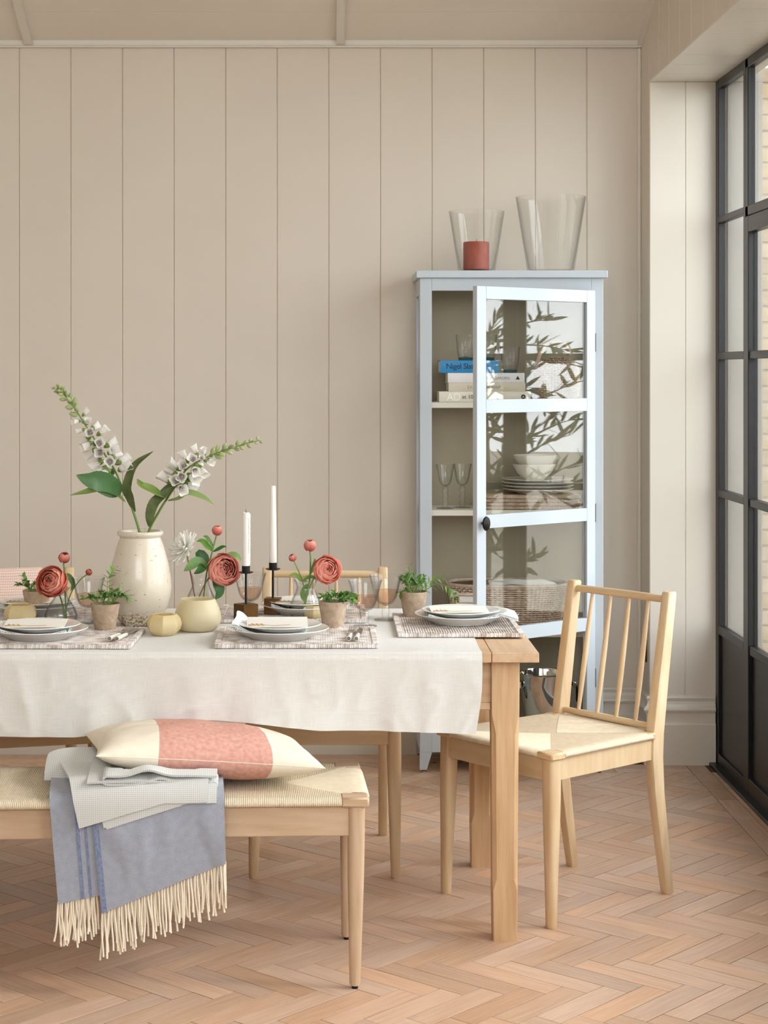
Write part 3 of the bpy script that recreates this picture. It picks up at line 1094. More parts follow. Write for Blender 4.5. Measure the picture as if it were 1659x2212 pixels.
def chair_tree(label, loc, rotz):
    c = thing('dining_chair', label, 'chair', loc, rotz)
    for s in (-1, 1):
        st = []
        for z, hw in ((0.0, 0.0125), (0.006, 0.0145), (0.12, 0.0165), (0.25, 0.0195), (0.36, 0.0215), (0.459, 0.0218)):
            st.append((s * (0.212 - 0.006 * z / 0.459), -0.247 + 0.008 * z / 0.459, z, hw, hw))
        part('front_leg', MB().rings(rect_rings(st, 0.012, 4)), oak_chair, c)
        st = []
        for z, yv, hw, hd in ((0.0, 0.252, 0.0125, 0.013), (0.006, 0.252, 0.0145, 0.015), (0.15, 0.228, 0.0155, 0.018), (0.30, 0.205, 0.0162, 0.021), (0.40, 0.197, 0.0165, 0.023),
                              (0.47, 0.200, 0.0165, 0.0235), (0.58, 0.216, 0.0165, 0.022), (0.72, 0.238, 0.0160, 0.0195), (0.868, 0.262, 0.0155, 0.0175), (0.873, 0.262, 0.0125, 0.0145)):
            st.append((s * 0.1885, yv, z, hw, hd))
        part('rear_leg', MB().rings(rect_rings(st, 0.006, 3)), oak_chair, c)
        # corner blocks on the seat corners
        part('corner_block', MB().box(min(s * 0.174, s * 0.235), max(s * 0.174, s * 0.235), -0.267, -0.212, 0.457, 0.4765, 0.004), oak_chair_x, c)
        part('corner_block', MB().box(min(s * 0.166, s * 0.2095), max(s * 0.166, s * 0.2095), 0.150, 0.184, 0.457, 0.4765, 0.004), oak_chair_x, c)
        # side rail
        v = [(s * (x + o), yv, z) for yv, x in ((-0.225, 0.2045), (0.19, 0.1865)) for o in (-0.011, 0.011) for z in (0.398, 0.459)]
        part('seat_rail', MB().add(v, [(0, 1, 3, 2), (4, 6, 7, 5), (0, 4, 5, 1), (2, 3, 7, 6), (0, 2, 6, 4), (1, 5, 7, 3)]), oak_chair, c, smooth=False)
    part('seat_rail', MB().box(-0.195, 0.195, -0.258, -0.236, 0.398, 0.459, 0.002), oak_chair_x, c, smooth=False)
    part('seat_rail', MB().box(-0.178, 0.178, 0.186, 0.206, 0.398, 0.459, 0.002), oak_chair_x, c, smooth=False)
    o = link('woven_seat', seat_me, c)
    o.location = (0, -0.022, 0)
    o['label'] = 'cream woven paper cord seat'
    o['kind'] = 'stuff'
    # top and lower back rails with four spindles
    part('top_rail', MB().tube([(x, 0.2585 + 0.004 * (1 - (x / 0.18) ** 2), 0.850) for x in (-0.185, -0.12, -0.06, 0, 0.06, 0.12, 0.185)], [0.0105, 0.0115, 0.012, 0.012, 0.012, 0.0115, 0.0105], 12), oak_chair_x, c)
    part('lower_rail', MB().tube([(x, 0.2005, 0.487) for x in (-0.18, -0.09, 0, 0.09, 0.18)], [0.009, 0.0105, 0.011, 0.0105, 0.009], 10), oak_chair_x, c)
    for k in range(4):
        x0 = -0.111 + 0.074 * k
        a, b = Vector((x0 * 1.02, 0.2005, 0.492)), Vector((x0, 0.2605, 0.848))
        part('spindle', MB().tube([a.lerp(b, t) for t in (0, 0.1, 0.3, 0.55, 0.8, 1)], [0.0055, 0.0065, 0.0082, 0.0082, 0.0066, 0.005], 10), oak_chair, c)
    return c


end_chair = chair_tree('pale oak chair with spindle back and woven seat at the right table end', (0.665, 5.284, 0), R(-51.4))
far_chair = copy_tree(end_chair)
far_chair.location, far_chair.rotation_euler = (-0.012, 5.705, 0), (0, 0, 0)
far_chair['label'] = 'pale oak spindle chair behind the table, its back behind the wine glasses'
left_chair = copy_tree(end_chair)
left_chair.location, left_chair.rotation_euler = (-0.962, 5.665, 0), (0, 0, R(15))
left_chair['label'] = 'pale oak spindle chair behind the table with a pink cloth over its back'
for c in (end_chair, far_chair, left_chair):
    c['group'] = 'oak spindle chairs round the table'

# ---------------------------------------------------------------- oak table
ZT = 0.772
tb = thing('dining_table', 'solid oak dining table with square chamfered legs under the white cloth', 'table', (-0.70, 5.235, 0))
# local coordinates: x from the table centre (-0.70), y from 5.235
part('breadboard_end', MB().box(1.1285, 1.2525, -0.435, 0.437, ZT - 0.026, ZT, 0.0016), oak_table_y, tb, smooth=False)
part('breadboard_end', MB().box(-1.2525, -1.1285, -0.435, 0.437, ZT - 0.026, ZT, 0.0016), oak_table_y, tb, smooth=False)
for i in range(6):
    y0 = -0.435 + i * 0.1453
    part('plank', MB().box(-1.127, 1.127, y0 + 0.0004, y0 + 0.1449, ZT - 0.026, ZT, 0.0012), oak_table_x, tb, smooth=False)


def table_leg(cx, cy):
    st = []
    for z, hw, ch in ((0.0, 0.0315, 0.002), (0.135, 0.0332, 0.002), (0.165, 0.0336, 0.011), (0.55, 0.0360, 0.011), (0.60, 0.0368, 0.002), (0.715, 0.0375, 0.002), (ZT - 0.026, 0.0375, 0.002)):
        st.append([(cx + sx * (hw - (ch if q == 0 else 0)), cy + sy * (hw - (0 if q == 0 else ch)), z)
                   for sx, sy, order in ((1, 1, (1, 0)), (-1, 1, (0, 1)), (-1, -1, (1, 0)), (1, -1, (0, 1))) for q in order])
    return MB().rings(st)


for cx, cy in ((1.168, -0.357), (1.166, 0.362), (-1.168, -0.357), (-1.166, 0.362)):
    part('leg', table_leg(cx, cy), oak_table, tb, smooth=False)
part('apron', MB().box(-1.131, 1.1305, -0.382, -0.36, 0.632, ZT - 0.026, 0.001).box(-1.131, 1.1305, -0.386, -0.36, 0.612, 0.632, 0.003), oak_table_x, tb, smooth=False)
part('apron', MB().box(-1.129, 1.1285, 0.36, 0.382, 0.612, ZT - 0.026, 0.002), oak_table_x, tb, smooth=False)
for s in (-1, 1):
    part('apron', MB().box(min(s * 1.15, s * 1.172), max(s * 1.15, s * 1.172), -0.3195, 0.3245, 0.612, ZT - 0.026, 0.002), oak_table_y, tb, smooth=False)


# ---------------------------------------------------------------- linen tablecloth
def interp(x, xs, ys):
    return float(np.interp(x, xs, ys))


def nz(x, y_, z=0.0, s=1.0):
    return noise.noise(Vector((x * s, y_ * s, z * s)))


HX = [-2.0, -0.66, -0.62, -0.55, -0.49, -0.42, -0.31, -0.2, -0.12, -0.02, 0.385]
HZ = [0.556, 0.556, 0.562, 0.580, 0.596, 0.604, 0.600, 0.592, 0.582, 0.573, 0.566]
us = np.linspace(-1.60, 0.402, 260)
ZL = ZT + 0.0016                                       # cloth top
cloth = np.zeros((len(us), 74, 3))
YF, YB = 4.797, 5.676
for i, x in enumerate(us):
    edge = (x - us[-1])
    k = 0
    zl = interp(x, HX, HZ)
    for j in range(10):                                # back drop
        t = 1 - j / 10
        cloth[i, k] = (x, YB + 0.008 + 0.006 * nz(x, t, 3, 5), ZL - 0.006 - 0.2 * t)
        k += 1
    for j in range(30):                                # table top, faint ripples
        t = j / 29
        yv = YB - (YB - YF) * t
        f = math.exp(-((yv - YF) / 0.12) ** 2)
        rip = 0.0010 * max(0, nz(x, yv, 1.0, 7))
        if x > 0.15:
            rip += 0.010 * max(0, nz(x * 2.0, yv, 7, 5)) * (1 if yv < 5.0 or yv > 5.52 else 0) * min(1, (x - 0.15) / 0.1)
        cloth[i, k] = (x + 0.004 * nz(x, yv, 9, 4), yv, ZL + rip)
        k += 1
    for j in range(5):                                 # rounded front edge
        a = R(18 * (j + 1))
        cloth[i, k] = (x, YF - 0.007 * math.sin(a), ZL - 0.007 * (1 - math.cos(a)))
        k += 1
    zt0 = ZL - 0.007
    for j in range(29):                                # front drop with soft vertical folds and creases
        t = (j + 1) / 29
        z = zt0 + (zl - zt0) * t
        cren = 0.0150 * t * nz(x, 0.12 * z, 2.0, 4.6) + 0.0085 * (t ** 0.6) * nz(x, z * 0.16, 5.0, 12)
        cren += 0.0042 * max(0, 1 - 3.2 * abs(nz(x + 0.35 * z, z * 0.35, 12.0, 7))) ** 2 * t ** 0.4
        cren += 0.0030 * max(0, 1 - 3.0 * abs(nz(x - 0.8 * z, z * 0.8, 31.0, 11))) ** 2 * t ** 0.3
        push = 0.016 * t * math.exp(-((x + 0.33) / 0.22) ** 2) * 0
        flare = -0.016 * t * max(0, 1 - abs(edge) / 0.12) ** 2 * (1 - t * 0.3)
        xx = x - 0.019 * t * max(0, 1 - abs(edge) / 0.3) + 0.006 * math.sin(3.1 * t) * max(0, 1 - abs(edge) / 0.1)
        cloth[i, k] = (xx, YF - 0.0085 - 0.004 * t - max(-0.004, cren + 0.004) - push + flare, z)
        k += 1
tc_ = tag(part('tablecloth', MB().sheet(cloth, 0.0016), linen, None), 'white linen tablecloth hanging over the front of the oak table', 'tablecloth')
hem = cloth[:, -8:, :].copy()
hem[:, :, 1] -= 0.0012
part('hem', MB().sheet(hem, 0.0008), linen, tc_)

# ---------------------------------------------------------------- bench
BL, BD = 1.46, 0.40
be = thing('bench', 'long pale oak bench with a woven cord seat in front of the table', 'bench', (-0.642, 4.628, 0), R(2.5))
bh = 0.72
for sx in (-1, 1):
    for sy in (-1, 1):
        splay = 0.03 if sy > 0 else 0.0
        st = []
        for z, hw in ((0.008, 0.0115), (0.014, 0.0135), (0.12, 0.016), (0.26, 0.0195), (0.36, 0.0205), (0.449, 0.0205)):
            q = z / 0.449
            st.append((sx * (0.703 - 0.004 * (1 - q)), sy * (0.179) + splay * (1 - q) * sy, z, hw, hw))
        lg = part('leg', MB().rings(rect_rings(st, 0.013, 4)), oak_bench, be)
        part('foot_pad', MB().lathe([(0.008, 0.0), (0.008, 0.009)], 12, (sx * 0.699, sy * 0.179 + splay * sy, 0)), black_iron, lg)
        part('corner_block', MB().box(min(sx * 0.664, sx * 0.733), max(sx * 0.664, sx * 0.733), min(sy * 0.148, sy * 0.206), max(sy * 0.148, sy * 0.206), 0.4475, 0.4725, 0.005), oak_bench_x, be)
for sy in (-1, 1):
    part('apron', MB().box(-0.686, 0.6845, min(sy * 0.172, sy * 0.192), max(sy * 0.172, sy * 0.192), 0.376, 0.449, 0.002), oak_bench_x, be, smooth=False)
for sx in (-1, 1):
    part('apron', MB().box(min(sx * 0.69, sx * 0.711), max(sx * 0.69, sx * 0.711), -0.162, 0.162, 0.376, 0.449, 0.002), oak_bench, be, smooth=False)
bs = link('woven_seat', woven_seat(BL, BD, 0.4495, 0.4695, 0.006, pitch=0.0046, block=0.064).mesh('bench_seat', cord, True, 60), be)
bs['label'] = 'cream woven paper cord seat'
bs['kind'] = 'stuff'

# ---------------------------------------------------------------- cushion on the bench
cu = thing('cushion', 'long cream cushion with a wide pink woven band lying on the bench', 'cushion', (-0.322, 4.652, 0.546))
cu.rotation_euler = Euler((R(-2), R(5.5), R(12)))
CA, CB, CH = 0.285, 0.172, 0.072
umarks = [-1, -0.46, 0.54, 1]


def pillow(u, v_, s):
    eu, ev = 1 - abs(u) ** 2.4, 1 - abs(v_) ** 2.4
    x = CA * u * (1 - 0.055 * (1 - abs(v_) ** 2))
    y_ = CB * v_ * (1 - 0.10 * (1 - abs(u) ** 2))
    h = CH * (max(0, eu) * max(0, ev)) ** 0.5
    h += 0.0035 * nz(u * 2.2, v_ * 2.2, s * 5, 1.8) * min(1, h / 0.03)
    return (x, y_, s * h * (1 if s > 0 else 0.86))


for i, (ua, ub) in enumerate(zip(umarks[:-1], umarks[1:])):
    mb = MB()
    uu = np.linspace(ua, ub, 30)
    vv = np.linspace(-1, 1, 44)
    if i == 0:
        uu = -np.sin(np.linspace(math.pi / 2, math.asin(0.46), 30))
    if i == 2:
        uu = np.sin(np.linspace(math.asin(0.54), math.pi / 2, 30))
    vv = np.sin(vv * math.pi / 2)
    for s in (1, -1):
        P = np.array([[pillow(a, b, s) for b in vv] for a in uu])
        if s < 0:
            P = P[::-1]
        mb.sheet(P)
    if i == 1:
        part('woven_band', mb, pink_weave, cu, 'wide pink slub woven band', angle=180)
    else:
        part('cream_end', mb, cream_linen, cu, angle=180)
sm = [pillow(u, -1, 1) for u in np.linspace(-1, 1, 30)] + [pillow(1, v_, 1) for v_ in np.linspace(-1, 1, 20)[1:]] + \
     [pillow(u, 1, 1) for u in np.linspace(1, -1, 30)[1:]] + [pillow(-1, v_, 1) for v_ in np.linspace(1, -1, 20)[1:]]
part('seam', MB().tube([Vector(p) for p in sm], 0.0009, 6), cream_linen, cu)

# ---------------------------------------------------------------- folded throw over the bench front
th = thing('throw', 'blue and pale grey fringed wool throw folded over the bench front', 'blanket', (-0.642, 4.628, 0), R(2.5))
SZ = 0.478                                             # seat top under the throw
BX = 0.642                                             # bench-local x = world x + BX


def drape(x, s, off, yb, slope=0.0, yfront=-0.2065):
    """Point s metres along a path that runs forward over the seat, round its front edge and down."""
    yf = yfront - off * 0.55
    r = 0.016 + off * 0.8
    Lt = yb - (yf + r)
    zt = SZ + off
    if s < Lt:
        q = s / max(Lt, 1e-6)
        return (x, yb - s, zt + slope * (1 - q))
    s2 = s - Lt
    La = r * math.pi / 2
    if s2 < La:
        a = s2 / r
        return (x, yf + r - r * math.sin(a), zt - r * (1 - math.cos(a)))
    return (x, yf - 0.0008, zt - r - (s2 - La))


def drape_len(off, yb, zlow, yfront=-0.2065):
    yf = yfront - off * 0.55
    r = 0.016 + off * 0.8
    Lt = yb - (yf + r)
    zt = SZ + off
    if zlow is None:
        return Lt
    return Lt + r * math.pi / 2 + max(0, zt - r - zlow)


def draped(xl0, xl1, xr0, xr1, zl, zr, off, yb, thick, mat, name, nu=48, nv=70, slope=0.0, yend=None, wave=0.004, seed=0, flip=1.0, parent=None):
    """xl0..xl1: left edge from back to bottom; zl, zr: height of the lower edge left and right (or yend if it ends on the seat)."""
    P = np.zeros((nu, nv, 3))
    UV = np.zeros((nu, nv, 2))
    for i in range(nu):
        a = i / (nu - 1)
        zlow = zl + (zr - zl) * a
        S = drape_len(off, yb, zlow)
        for j in range(nv):
            b = j / (nv - 1)
            xl = xl0 + (xl1 - xl0) * b
            xr = xr0 + (xr1 - xr0) * b
            x = xl + (xr - xl) * a
            p = drape(x, S * b, off, yb, slope)
            wv = wave * nz(x * 9, p[2] * 3, seed) + wave * 0.5 * nz(x * 22, p[2] * 7, seed + 3)
            hang = min(1, max(0, (SZ - p[2]) / 0.1))
            P[i, j] = (p[0], p[1] - max(0, wv) * 2.2 * hang, p[2] + 0.6 * wv * (1 - hang))
            UV[i, j] = (x, S * b)
    if name.endswith('flap'):
        press(P, 0.010)
    o = part(name, MB().sheet(P, thick, UV), mat, parent or th)
    return o, P


body, PB = draped(0.03, 0.085, 0.371, 0.384, 0.203, 0.322, 0.020, 0.06, 0.005, throw_blue, 'front_panel', wave=0.006, seed=1)
side, PS = draped(-0.068, -0.020, 0.06, 0.10, 0.226, 0.250, 0.010, 0.10, 0.005, throw_blue, 'side_panel', wave=0.004, seed=5)
_cui = (Matrix.Translation(cu.location) @ cu.rotation_euler.to_matrix().to_4x4())
_thm = Matrix.Translation(th.location) @ Matrix.Rotation(R(2.5), 4, 'Z')
_c2t = _thm.inverted() @ _cui


def under_cushion():                                   # underside of the cushion in the throw's axes, on a 1 cm grid
    g_ = {}
    for a in np.linspace(-1, 1, 160):
        for b in np.linspace(-1, 1, 110):
            q = _c2t @ Vector(pillow(a, b, -1))
            k = (round(q.x * 100), round(q.y * 100))
            g_[k] = min(g_.get(k, 9), q.z)
    return g_


UC = under_cushion()


def press(P, gap=0.008):
    for i in range(P.shape[0]):
        for j in range(P.shape[1]):
            m_ = min(UC.get((round(P[i, j, 0] * 100) + a, round(P[i, j, 1] * 100) + b), 9) for a in (-1, 0, 1) for b in (-1, 0, 1))
            if m_ < 9:
                P[i, j, 2] = max(SZ - 0.002, min(P[i, j, 2], m_ - gap))


# blue selvedge stripes along the overlapping edges
for src, pos, wd in ((PB, 0, 3), (PS, 22, 4), (PS, 30, 3)):
    st = src[pos:pos + wd].copy()
    st[:, 12:, 1] -= 0.0045
    st[:, :, 2] += 0.0012
    part('selvedge', MB().sheet(st[:, 16:], 0.002), selvedge_m, th, 'darker blue selvedge stripe')
# pale underside folded forward in two flaps
draped(-0.015, 0.066, 0.368, 0.362, 0.398, 0.490, 0.032, 0.08, 0.006, throw_grey, 'lower_flap', seed=9, wave=0.003)
draped(-0.060, 0.032, 0.352, 0.340, 0.412, 0.500, 0.043, 0.10, 0.006, throw_grey, 'upper_flap', seed=13, wave=0.003)


# thick zig-zag fold lying on top: one sheet that runs right, turns back and turns again
def zigzag():
    prof = []
    zb0 = SZ + 0.058
    rr = 0.0075
    for t in np.linspace(0, 1, 16):
        prof.append((0.05 + 0.305 * t, zb0 - 0.012 * t + 0.006 * math.sin(4 * t)))
    cx_, cz_ = prof[-1]
    for a in np.linspace(-90, 90, 9)[1:]:
        prof.append((cx_ + rr * 1.3 * math.cos(R(a)), cz_ + rr + rr * math.sin(R(a))))
    zt0 = cz_ + 2 * rr
    for t in np.linspace(0, 1, 22)[1:]:
        prof.append((cx_ - 0.255 * t, zt0 + 0.002 * t + 0.012 * math.exp(-((t - 0.52) / 0.12) ** 2)))
    cx2, cz2 = prof[-1]
    for a in np.linspace(90, 270, 9)[1:]:
        pass
    for a in np.linspace(-90, -270, 9)[1:]:
        prof.append((cx2 + rr * 1.3 * math.cos(R(a)), cz2 + rr + rr * math.sin(R(a))))
    z3 = prof[-1][1]
    for t in np.linspace(0, 1, 20)[1:]:
        prof.append((cx2 + 0.262 * t, z3 + 0.016 * math.exp(-((t - 0.36) / 0.14) ** 2) - 0.008 * t))
    return prof


zp = zigzag()
nv = 34
P = np.zeros((len(zp), nv, 3))
for i, (x, z) in enumerate(zp):
    for j in range(nv):
        t = j / (nv - 1)
        yv = 0.10 - 0.318 * t + 0.028 * (x - 0.2) / 0.3 * t
        dip = 0.020 * max(0, t - 0.55) / 0.45
        P[i, j] = (x, yv, z - dip + 0.012 * (1 - t) + 0.004 * nz(x * 8, yv * 8, 2))
press(P)
part('top_fold', MB().sheet(P, 0.0052), throw_grey, th)
# back part of the pile, sloping up to the left behind the flaps
P = np.zeros((40, 24, 3))
for i in range(40):
    a = i / 39
    for j in range(24):
        t = j / 23
        x = -0.072 + 0.40 * a
        yv = 0.145 - (0.19 + 0.03 * a) * t
        bulge = math.sin(math.pi * min(1, t * 0.9 + 0.1)) ** 0.6
        ends = math.sin(math.pi * min(1, max(0, a * 0.93 + 0.05))) ** 0.35
        P[i, j] = (x, yv, SZ + 0.006 + 0.080 * bulge * ends * (1 - 0.85 * a) + 0.004 * nz(x * 9, yv * 9, 6))
press(P)
part('back_fold', MB().sheet(P, 0.005), throw_grey, th)
# twisted tassels
rf = random.Random(5)


def tassel(p, ln, sway):
    pts = [Vector(p) + Vector((sway * (t ** 1.5) + 0.0011 * math.sin(6 * t + sway * 900), 0.0012 * math.sin(5 * t + sway * 500), -ln * t)) for t in np.linspace(0, 1, 8)]
    part('tassel', MB().tube(pts, [0.0022, 0.0024, 0.0025, 0.0024, 0.0025, 0.0024, 0.0024, 0.0027], 6), fringe_m, th)


for i in range(76):
    a = i / 75 * 47
    i0 = min(int(a), 46)
    p = PB[i0, -1] + (PB[i0 + 1, -1] - PB[i0, -1]) * (a - i0)
    tassel(p + np.array([0, 0.003 + 0.004 * (i % 2), 0.003]), rf.uniform(0.088, 0.122), rf.gauss(0.003, 0.006))
for i in range(30):
    a = i / 29 * 36
    i0 = int(a)
    tassel(PS[i0, -1] + np.array([0, 0.002 + 0.003 * (i % 2), 0.003]), rf.uniform(0.085, 0.118), rf.gauss(0.002, 0.007))

# pink cloth over the left chair's back
pt = thing('tea_towel', 'pink and white waffle cloth draped over the back of the left chair', 'cloth', (-0.962, 5.665, 0), R(15))
P = np.zeros((44, 60, 3))
for i in range(44):
    a = i / 43
    for j in range(60):
        t = j / 59
        x = -0.165 + 0.265 * a + 0.035 * a * abs(t - 0.42)
        s = (t - 0.42) * 0.74
        s *= 0.74 if s > 0 else 1.0
        rr = 0.022
        if abs(s) < rr * math.pi / 2:
            an = s / rr
            yv, z = 0.2625 - rr * math.sin(an), 0.851 + rr * math.cos(an)
        else:
            dn = abs(s) - rr * math.pi / 2
            sg = 1 if s > 0 else -1
            yv, z = 0.2625 - sg * rr, 0.851 - dn
            if sg > 0:
                yv = 0.2625 - rr - 0.010 * min(1, dn / 0.05)
                yv -= 0.010 * max(0, nz(x * 10, z * 2, 4)) * min(1, dn / 0.1)
                yv -= max(0, 0.84 - z) * 0.172
            else:
                yv += 0.008 * max(0, nz(x * 10, z * 2, 8)) * min(1, dn / 0.1)
        P[i, j] = (x, yv, z)
part('cloth', MB().sheet(P, 0.0025), waffle, pt)

# ---------------------------------------------------------------- glazed cabinet
CXM, CY0 = 0.688, 6.88                                  # centre, front plane
CD, CWD = 0.335, 0.69
cabn = thing('display_cabinet', 'tall pale blue-grey glazed cabinet with its door ajar against the wall', 'cabinet', (CXM, CY0, 0))
hw = CWD / 2
for s in (-1, 1):
    x0, x1 = (-hw, -hw + 0.045) if s < 0 else (hw - 0.045, hw)
    part('front_stile', MB().box(x0, x1, 0, 0.028, 0.078, 1.8626, 0.0015), cab_paint, cabn, smooth=False)
    xo = -hw if s < 0 else hw - 0.022
    part('side_frame', MB().box(xo, xo + 0.022, 0.028, 0.06, 0.078, 1.8626, 0.001).box(xo, xo + 0.022, CD - 0.045, CD, 0.078, 1.8626, 0.001)
         .box(xo, xo + 0.022, 0.06, CD - 0.045, 1.80, 1.8626, 0.001).box(xo, xo + 0.022, 0.06, CD - 0.045, 0.078, 0.17, 0.001), cab_paint, cabn, smooth=False)
    part('side_pane', MB().box(xo + 0.009, xo + 0.013, 0.06, CD - 0.045, 0.17, 1.80), glass_pane, cabn, smooth=False)
    for yf in (0.0, CD - 0.035):
        q = s * hw
        inn = s * (hw - 0.046)
        inb = s * (hw - 0.026)
        v = [(x, yy, z) for z, xi in ((0.012, inb), (0.078, inn)) for x in (q, xi) for yy in (yf, yf + 0.035)]
        lg = part('leg', MB().add(v, [(0, 1, 3, 2), (4, 6, 7, 5), (0, 4, 5, 1), (2, 3, 7, 6), (0, 2, 6, 4), (1, 5, 7, 3)]), cab_paint, cabn, smooth=False)
        part('foot', MB().lathe([(0.010, 0), (0.010, 0.005), (0.006, 0.008), (0.006, 0.014)], 12, (s * (hw - 0.015), yf + 0.017, 0)), satin_steel, lg)
part('top_rail', MB().box(-hw + 0.045, hw - 0.045, 0, 0.026, 1.815, 1.8626, 0.001), cab_paint, cabn, smooth=False)
part('bottom_rail', MB().box(-hw + 0.045, hw - 0.045, 0, 0.026, 0.078, 0.148, 0.001), cab_paint, cabn, smooth=False)
part('cornice', MB().box(-hw - 0.014, hw + 0.014, -0.02, CD, 1.8626, 1.890, 0.002), cab_paint, cabn, smooth=False)
part('back_panel', MB().box(-hw + 0.022, hw - 0.022, CD - 0.014, CD - 0.004, 0.1, 1.86), cab_inner, cabn, smooth=False)
part('floor_board', MB().box(-hw + 0.022, hw - 0.022, 0.026, CD - 0.014, 0.13, 0.148), cab_shelf, cabn, smooth=False)
SHELF = (1.394, 0.986, 0.527)
for z in SHELF:
    part('shelf', MB().box(-hw + 0.023, hw - 0.023, 0.036, CD - 0.015, z - 0.021, z, 0.001), cab_shelf, cabn, smooth=False)
part('door_catch', MB().box(-0.285, -0.262, 0.02, 0.034, 0.148, 0.168, 0.002), black_iron, cabn, smooth=False)
DW = 0.612
da = math.atan2(6.495 - CY0, 0.511 - 0.9875)            # door runs from the hinge towards the camera
db = MB()
db.box(0, 0.046, -0.022, 0, 0.154, 1.8145, 0.0015).box(DW - 0.046, DW, -0.022, 0, 0.154, 1.8145, 0.0015)
RAILS = [(1.769, 1.8145), (1.363, 1.411), (0.952, 1.000), (0.541, 0.5895), (0.154, 0.200)]
for za, zb in RAILS:
    db.box(0.046, DW - 0.046, -0.022, 0, za, zb, 0.001)
door = part('door', db, cab_paint, cabn, smooth=False)
# local x along the door from the hinge; its outer face looks to +y after the turn, so shift it
door.matrix_basis = Matrix.Translation((0.9875 - CXM, 0.0, 0)) @ Matrix.Rotation(da, 4, 'Z') @ Matrix.Translation((0, 0.022, 0))
for (lo, hi) in ((1.411, 1.769), (1.0, 1.363), (0.5895, 0.952), (0.2, 0.541)):
    part('pane', MB().box(0.046, DW - 0.046, -0.013, -0.010, lo, hi), glass_pane, door, smooth=False)
kb = MB()
kb.lathe([(0.0045, 0), (0.0045, 0.010), (0.006, 0.014), (0.0205, 0.018), (0.0235, 0.022), (0.0215, 0.027), (0.012, 0.031), (0.0, 0.032)], 20)
kv = kb.v
kb.v = [(DW - 0.024 + p[0] * 0.75, 0.0 + p[2], 0.972 + p[1] * 1.1) for p in kv]
part('knob', kb, black_iron, door)
for z in (1.62, 0.98, 0.36):
    part('hinge', MB().tube([(-0.003, -0.006, z - 0.035), (-0.003, -0.006, z + 0.035)], 0.004, 8), black_iron, door)

# ---------------------------------------------------------------- wicker by the strand
def wicker(ring, rows, amp=0.0022, segs=120, rad=0.0034, squash=1.15):
    """ring(a, t) -> point at angle a (0..2pi) on row t (0..1), plus outward normal; strands weave in and out."""
    mb = MB()
    for r_ in range(rows):
        t = (r_ + 0.5) / rows
        rr = []
        for i in range(segs):
            a = 2 * math.pi * i / segs
            p, n = ring(a, t)
            o = amp * math.cos(i * math.pi / 2 + (r_ % 2) * math.pi)
            c = p + n * o
            hz = squash * (0.66 + 0.42 * abs(math.cos(i * math.pi / 2)))
            rr.append([c + n * (rad * q[0]) + Vector((0, 0, rad * hz * q[1])) for q in ((-0.3, -1), (0.9, -0.5), (0.9, 0.5), (-0.3, 1))])
        v = [q for k in rr for q in k]
        f = []
        for i in range(segs):
            k = (i + 1) % segs
            for j in range(3):
                f.append((i * 4 + j, k * 4 + j, k * 4 + j + 1, i * 4 + j + 1))
        mb.add(v, f)
    return mb


def sup(a, rx, ry, e=0.62):
    c, s = math.cos(a), math.sin(a)
    return Vector((rx * math.copysign(abs(c) ** e, c), ry * math.copysign(abs(s) ** e, s), 0)), Vector((c * ry, s * rx, 0)).normalized()


# ---------------------------------------------------------------- things on and in the cabinet
CT = 1.890
for (nm, lab, x, yv, r0, r1, h) in (('glass_vase', 'small flared clear glass vase holding a red candle on the cabinet top', 0.569, 7.03, 0.070, 0.107, 0.236),
                                     ('glass_vase', 'large empty flared clear glass vase on the cabinet top', 0.855, 7.04, 0.089, 0.135, 0.292)):
    gvs = thing(nm, lab, 'vase', (x, yv, CT), 0, 'flared glass vases on the cabinet')
    part('bowl', MB().lathe([(0.0, 0.0), (r0 - 0.006, 0.0), (r0, 0.004), (r0 + (r1 - r0) * 0.5, h * 0.5), (r1, h), (r1 - 0.0012, h + 0.001), (r1 - 0.0024, h),
                             (r0 + (r1 - r0) * 0.5 - 0.003, h * 0.5), (r0 - 0.004, 0.016), (r0 - 0.010, 0.011), (0.0, 0.010)], 56), glass_ware, gvs)
cd = thing('pillar_candle', 'short terracotta red pillar candle inside the small glass vase', 'candle', (0.567, 7.03, CT + 0.0108))
part('wax', MB().lathe([(0, 0), (0.048, 0), (0.050, 0.002), (0.050, 0.104), (0.047, 0.108), (0.0, 0.105)], 36), wax_red, cd)
part('wick', MB().tube([(0, 0, 0.104), (0.001, 0, 0.112), (0.003, 0, 0.118)], 0.001, 6), black_iron, cd)


def text(body, size, loc, mat, parent, name='lettering', align='LEFT', ext=0.0002, spacing=1.0):
    cu_ = bpy.data.curves.new(name, 'FONT')
    cu_.body = body
    cu_.size = size
    cu_.extrude = ext
    cu_.align_x = align
    cu_.space_character = spacing
    cu_.materials.append(mat)
    tmp = bpy.data.objects.new(name + '_curve', cu_)
    COL.objects.link(tmp)
    me = bpy.data.meshes.new_from_object(tmp.evaluated_get(bpy.context.evaluated_depsgraph_get()))
    bpy.data.objects.remove(tmp)
    me.name = name
    o = link(name, me, parent)
    o.location = loc
    o.rotation_euler = (R(90), 0, 0)
    return o


ink_navy = pm('navy_ink', '1c2644', rough=0.7)
ink_grey = pm('grey_ink', '8f8f93', rough=0.7)
ink_black = pm('black_ink', '1b1b1b', rough=0.7)
ink_white = pm('white_ink', 'fbfaf6', rough=0.7)
paper_m = pm('page_paper', 'e8e0d0', 'ded5c3', 0.9, scale=3, stretch=(1, 1, 200))
BZ = SHELF[0] + 0.0005
BY = 6.955
books = []


